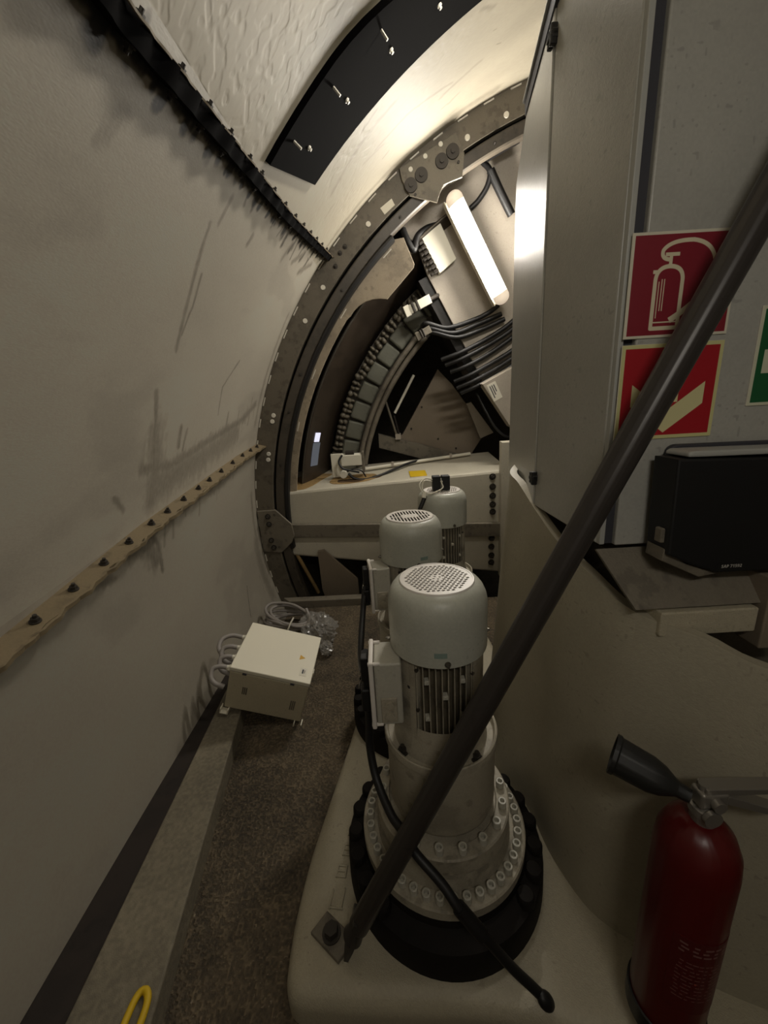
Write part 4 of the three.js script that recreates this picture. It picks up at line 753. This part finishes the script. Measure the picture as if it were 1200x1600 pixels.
// white electrical enclosure leaning on the step of the floor
{
  const t = local('electrical_enclosure', 'cream electrical enclosure with a warning triangle leaning on the floor step', 'enclosure', W(-0.847, -1.374, 1.598));
  const ex = new THREE.Vector3(0.9477, -0.3192, -0.0075), ey = new THREE.Vector3(0.3179, 0.9411, 0.1154), ez = new THREE.Vector3(-0.0298, -0.1118, 0.9933);   // z towards us
  t.quaternion.setFromRotationMatrix(new THREE.Matrix4().makeBasis(ex, ey, ez));
  const w = 0.38, d = 0.328, h = 0.262;
  part(t, 'body', box(w, h - 0.028, d, w / 2, (h - 0.028) / 2, -d / 2, 0.005), M.enclosure);
  part(t, 'lid', box(w + 0.006, 0.022, d + 0.006, w / 2, h - 0.011, -d / 2, 0.005), M.enclosureLid);
  part(t, 'lid_seal', box(w - 0.01, 0.01, d - 0.01, w / 2, h - 0.026, -d / 2), M.gasket);
  for (const x of [0.07, 0.3]) part(t, 'lid_catch', box(0.02, 0.008, 0.006, x, h - 0.026, 0.003, 0.001), M.gasket);
  for (const x of [0.004, w - 0.004]) for (const z of [0.006, -d - 0.006]) { const s = x < 0.1 ? -1 : 1; part(t, 'mounting_foot', [box(0.04, 0.005, 0.034, x - s * 0.004, -0.02, z, 0.001), box(0.005, 0.03, 0.034, x + s * 0.014, -0.006, z, 0.001), box(0.005, 0.03, 0.034, x - s * 0.022, -0.008, z, 0.001)], M.enclosureLid); }
  const tri = new THREE.Shape([new THREE.Vector2(0, 0.0), new THREE.Vector2(0.028, 0.0165), new THREE.Vector2(0, 0.033)]);
  part(t, 'warning_triangle', [new THREE.ExtrudeGeometry(tri, { depth: 0.0008, bevelEnabled: false }).rotateX(-Math.PI / 2).translate(0.3, h, -0.135)], M.yellowSign, { label: 'orange warning triangle sticker' });
  part(t, 'type_plate', box(0.034, 0.0008, 0.05, 0.335, h + 0.0004, -0.06), M.paper, { label: 'small white printed sticker' });
  part(t, 'type_print', [box(0.008, 0.0006, 0.026, 0.333, h + 0.001, -0.062), box(0.003, 0.0006, 0.02, 0.342, h + 0.001, -0.062)], M.gasket);
  for (const [x, y, l] of [[0.075, 0.13, 0.045], [0.315, 0.1, 0.06]]) part(t, 'vent_slot', [0, 1, 2].map((i) => box(0.006, l, 0.004, x + i * 0.009, y, 0.0, 0.001)), M.gusset);
  pieces(t, 'cable_gland', crease(merge([cyl(0.016, 0.016, 0.02, 6), cyl(0.012, 0.012, 0.04, 14)]), 30).rotateZ(Math.PI / 2), M.whitePlastic, [-0.06, -0.13, -0.2, -0.28].map((z) => ({ p: new THREE.Vector3(-0.012, 0.19, z) })));
}
['nearest', 'second', 'third', 'farthest'].forEach((w, i) => {
  const e = scene.getObjectByName('electrical_enclosure'); e.updateMatrixWorld();
  const z = [-0.06, -0.13, -0.2, -0.28][i], o = [0.055, 0.045, 0.06, 0.09][i], f = [0.07, 0.06, 0.07, 0.12][i];
  const pts = [[-0.03, 0.19, z], [-0.03 - o * 0.6, 0.195, z + 0.008], [-0.035 - o, 0.185, z + f * 0.35], [-0.03 - o, 0.165, z + f * 0.75], [-0.03 - o * 0.5, 0.15, z + f], [-0.012, 0.14, z + f]].map((p) => new THREE.Vector3(...p).applyMatrix4(e.matrixWorld));
  const t = thing('conduit_loop', `${w} of four grey conduit loops on the left side of the cream enclosure`, 'conduit', pts[2], { group: 'grey conduit loops of the enclosure' });
  part(t, 'conduit_body', tube(pts, 0.0115, { n: 12 }), M.hose);
});
const coilC = thing('cable_coil', 'coil of grey cable lying behind the cream enclosure', 'cable', W(-0.72, -1.49, 2.45));
{
  const pts = [];
  for (let i = 0; i <= 7 * 16; i++) { const a = i / 16 * Math.PI * 2, k = Math.floor(i / 16), w = rr(-0.004, 0.004); pts.push(W(-0.72 + (0.17 + 0.012 * Math.sin(k * 2.1)) * Math.cos(a + k * 0.1) + 0.018 * Math.sin(k * 1.7), -1.475 + 0.018 * k + 0.02 * Math.sin(a + k) + w, 2.47 + (0.13 + 0.012 * Math.cos(k * 1.3)) * Math.sin(a))); }
  part(coilC, 'cable', tube(pts, 0.0105, { seg: 520, n: 8 }), M.hose);
  part(coilC, 'tie', tube([W(-0.66, -1.34, 2.36), W(-0.68, -1.37, 2.32), W(-0.7, -1.42, 2.3), W(-0.71, -1.48, 2.31)], 0.006, { n: 6 }), M.whitePlastic);
}
const bag = thing('plastic_bag', 'crumpled clear plastic bag right of the grey cable coil', 'bag', W(-0.5, -1.5, 2.35));
{
  const g = new THREE.SphereGeometry(1, 40, 28), p = g.attributes.position;
  for (let i = 0; i < p.count; i++) { const v = new THREE.Vector3().fromBufferAttribute(p, i), n1 = Math.abs(noise(v.x * 3 + 5, v.y * 3 + v.z * 2 + 5, 64, 71) - 0.5), n2 = Math.abs(noise(v.z * 7 + 9, v.x * 6 - v.y * 5 + 9, 64, 73) - 0.5); v.multiplyScalar(0.75 + 0.7 * n1 + 0.45 * n2); p.setXYZ(i, v.x, v.y, v.z); }
  part(bag, 'film', crease(mergeVertices(g).scale(0.12, 0.085, 0.17).rotateY(0.5).translate(-0.5, EYE - 1.43, -2.36), 20), M.bag);
  const c = new THREE.SphereGeometry(1, 24, 16), q = c.attributes.position;
  for (let i = 0; i < q.count; i++) { const v = new THREE.Vector3().fromBufferAttribute(q, i); v.multiplyScalar(0.7 + 0.8 * Math.abs(noise(v.x * 5 + 3, v.y * 5 - v.z * 4 + 7, 64, 79) - 0.5)); q.setXYZ(i, v.x, v.y, v.z); }
  part(bag, 'knot', crease(mergeVertices(c).scale(0.05, 0.05, 0.06).translate(-0.42, EYE - 1.455, -2.16), 20), M.bag);
}

/* ------------------------------------------------------------------ things on the white beam */
const probe = thing('speed_sensor', 'small cream sensor block with wires at the foot of the coil ring', 'sensor', V(-0.32, -0.33, 0.2), { ring: true });
part(probe, 'bracket', box(0.1, 0.2, 0.012, -0.36, -0.27, -0.3, 0.003), M.whitePlastic);
part(probe, 'block', box(0.17, 0.09, 0.07, -0.24, -0.22, -0.28, 0.006), M.whitePlastic);
part(probe, 'top_clip', box(0.07, 0.03, 0.05, -0.25, -0.165, -0.28, 0.004), M.boltDark);
part(probe, 'side_plate', box(0.02, 0.17, 0.07, -0.145, -0.24, -0.28, 0.003), M.gusset);
part(probe, 'knob', crease(cyl(0.028, 0.03, 0.04, 24), 30).rotateX(Math.PI / 2).translate(-0.31, -0.325, -0.22), M.cap);
part(probe, 'wire', tube([V(-0.31, -0.17, 0.24), V(-0.34, -0.22, 0.22), V(-0.31, -0.27, 0.2), V(-0.25, -0.29, 0.2), V(-0.18, -0.31, 0.2)], 0.008, { n: 8 }), M.cable);
part(probe, 'wire', tube([V(-0.28, -0.3, 0.21), V(-0.22, -0.28, 0.2), V(-0.16, -0.3, 0.2), V(-0.13, -0.35, 0.2)], 0.006, { n: 8 }), M.rubber);
const pcable = thing('sensor_cable', 'black cable trailing from the sensor block along the white beam', 'cable', V(0, -0.33, 0.25), { ring: true });
part(pcable, 'sheath', tube([V(-0.27, -0.32, 0.22), V(-0.22, -0.36, 0.2), V(-0.12, -0.372, 0.2), V(0.0, -0.355, 0.25), V(0.14, -0.335, 0.36), V(0.3, -0.32, 0.48), V(0.55, -0.31, 0.54)], 0.011, { n: 8 }), M.cable);
const brod = thing('beam_conduit', 'pale thin conduit lying along the back of the white beam', 'conduit', V(0.2, -0.33, 0.5), { ring: true });
part(brod, 'conduit_body', rod(V(-0.14, -0.345, 0.42), V(0.8, -0.3, 0.56), 0.014), M.whitePlastic);
pieces(brod, 'saddle', box(0.02, 0.035, 0.04), M.plateGrey, [0.1, 0.62].map((x) => ({ p: V(x, -0.34 + 0.048 * x + 0.01, 0.42 + 0.14 * (x + 0.14) / 0.94).sub(bases.get(brod)) })));
const ytag = thing('yellow_tag', 'crumpled yellow sticker on the white beam behind the farthest motor', 'sticker', V(0.3, -0.345, 0.2), { ring: true });
part(ytag, 'sheet', box(0.15, 0.003, 0.16, 0.3, -0.349, -0.2).rotateZ(0), M.yellow);

/* ------------------------------------------------------------------ lamps */
function lamp(label, a, b, power, back) {
  const c = a.clone().add(b).multiplyScalar(0.5), d = b.clone().sub(a), L = d.length();
  const t = local('tube_lamp', label, 'lamp', c);
  t.quaternion.copy(turnTo(Y, d));
  const r = 0.05, half = (s) => new THREE.CapsuleGeometry(r, 0.02, 8, 28);
  for (const s of [-1, 1]) {
    part(t, 'diffuser', merge([cyl(r, r, L / 2 - 0.06, 36).translate(0, s * (L / 4 - 0.031), 0)]), M.lampGlow);
    part(t, 'end_cap', crease(merge([new THREE.SphereGeometry(r, 28, 12, 0, Math.PI * 2, 0, Math.PI / 2).scale(1.02, 0.9, 1.02), cyl(r * 1.03, r * 1.03, 0.03, 32).translate(0, -0.01, 0)]), 40).rotateX(s < 0 ? Math.PI : 0).translate(0, s * (L / 2 - 0.055), 0), M.lampCap);
    for (const k of [0.06, 0.45, 0.82]) {
      const p = new THREE.PointLight(WARM, power); p.position.set(0, s * (0.02 + k * (L / 2 - 0.1)), 0); p.castShadow = true; p.shadow.radius = 2; t.add(p);
    }
  }
  // opaque tray behind the diffuser, turned towards what carries the lamp
  const tray = crease(merge([box(0.112, L - 0.06, 0.012, 0, 0, -r - 0.012, 0.003), box(0.005, L - 0.06, 0.046, 0.054, 0, -0.041), box(0.005, L - 0.06, 0.046, -0.054, 0, -0.041)]), 30);
  const q = t.quaternion.clone().invert(), away = back.clone().applyQuaternion(q), turn = Math.atan2(-away.x, -away.z);
  part(t, 'tray', tray.rotateY(turn), M.whitePlastic);
  return t;
}
lamp('glowing tube lamp hanging in front of the pale plate', ringToWorld(V(0.519, 1.466, 0.1)), ringToWorld(V(0.897, 0.825, 0.1)), POWER_FRONT, new THREE.Vector3(0, 0, -1));
lamp('glowing tube lamp under the roof above the grey control cabinet', W(0.3, 1.11, 1.3), W(0.93, 1.22, 1.3), POWER_ROOF, new THREE.Vector3(-0.2, 1, 0));
lamp('glowing tube lamp under the roof behind the viewer', W(-0.1, 0.6, -0.55), W(0.5, 0.72, -0.55), POWER_REAR, new THREE.Vector3(-0.2, 1, 0));

camera.updateMatrixWorld();
renderer.render(scene, camera);
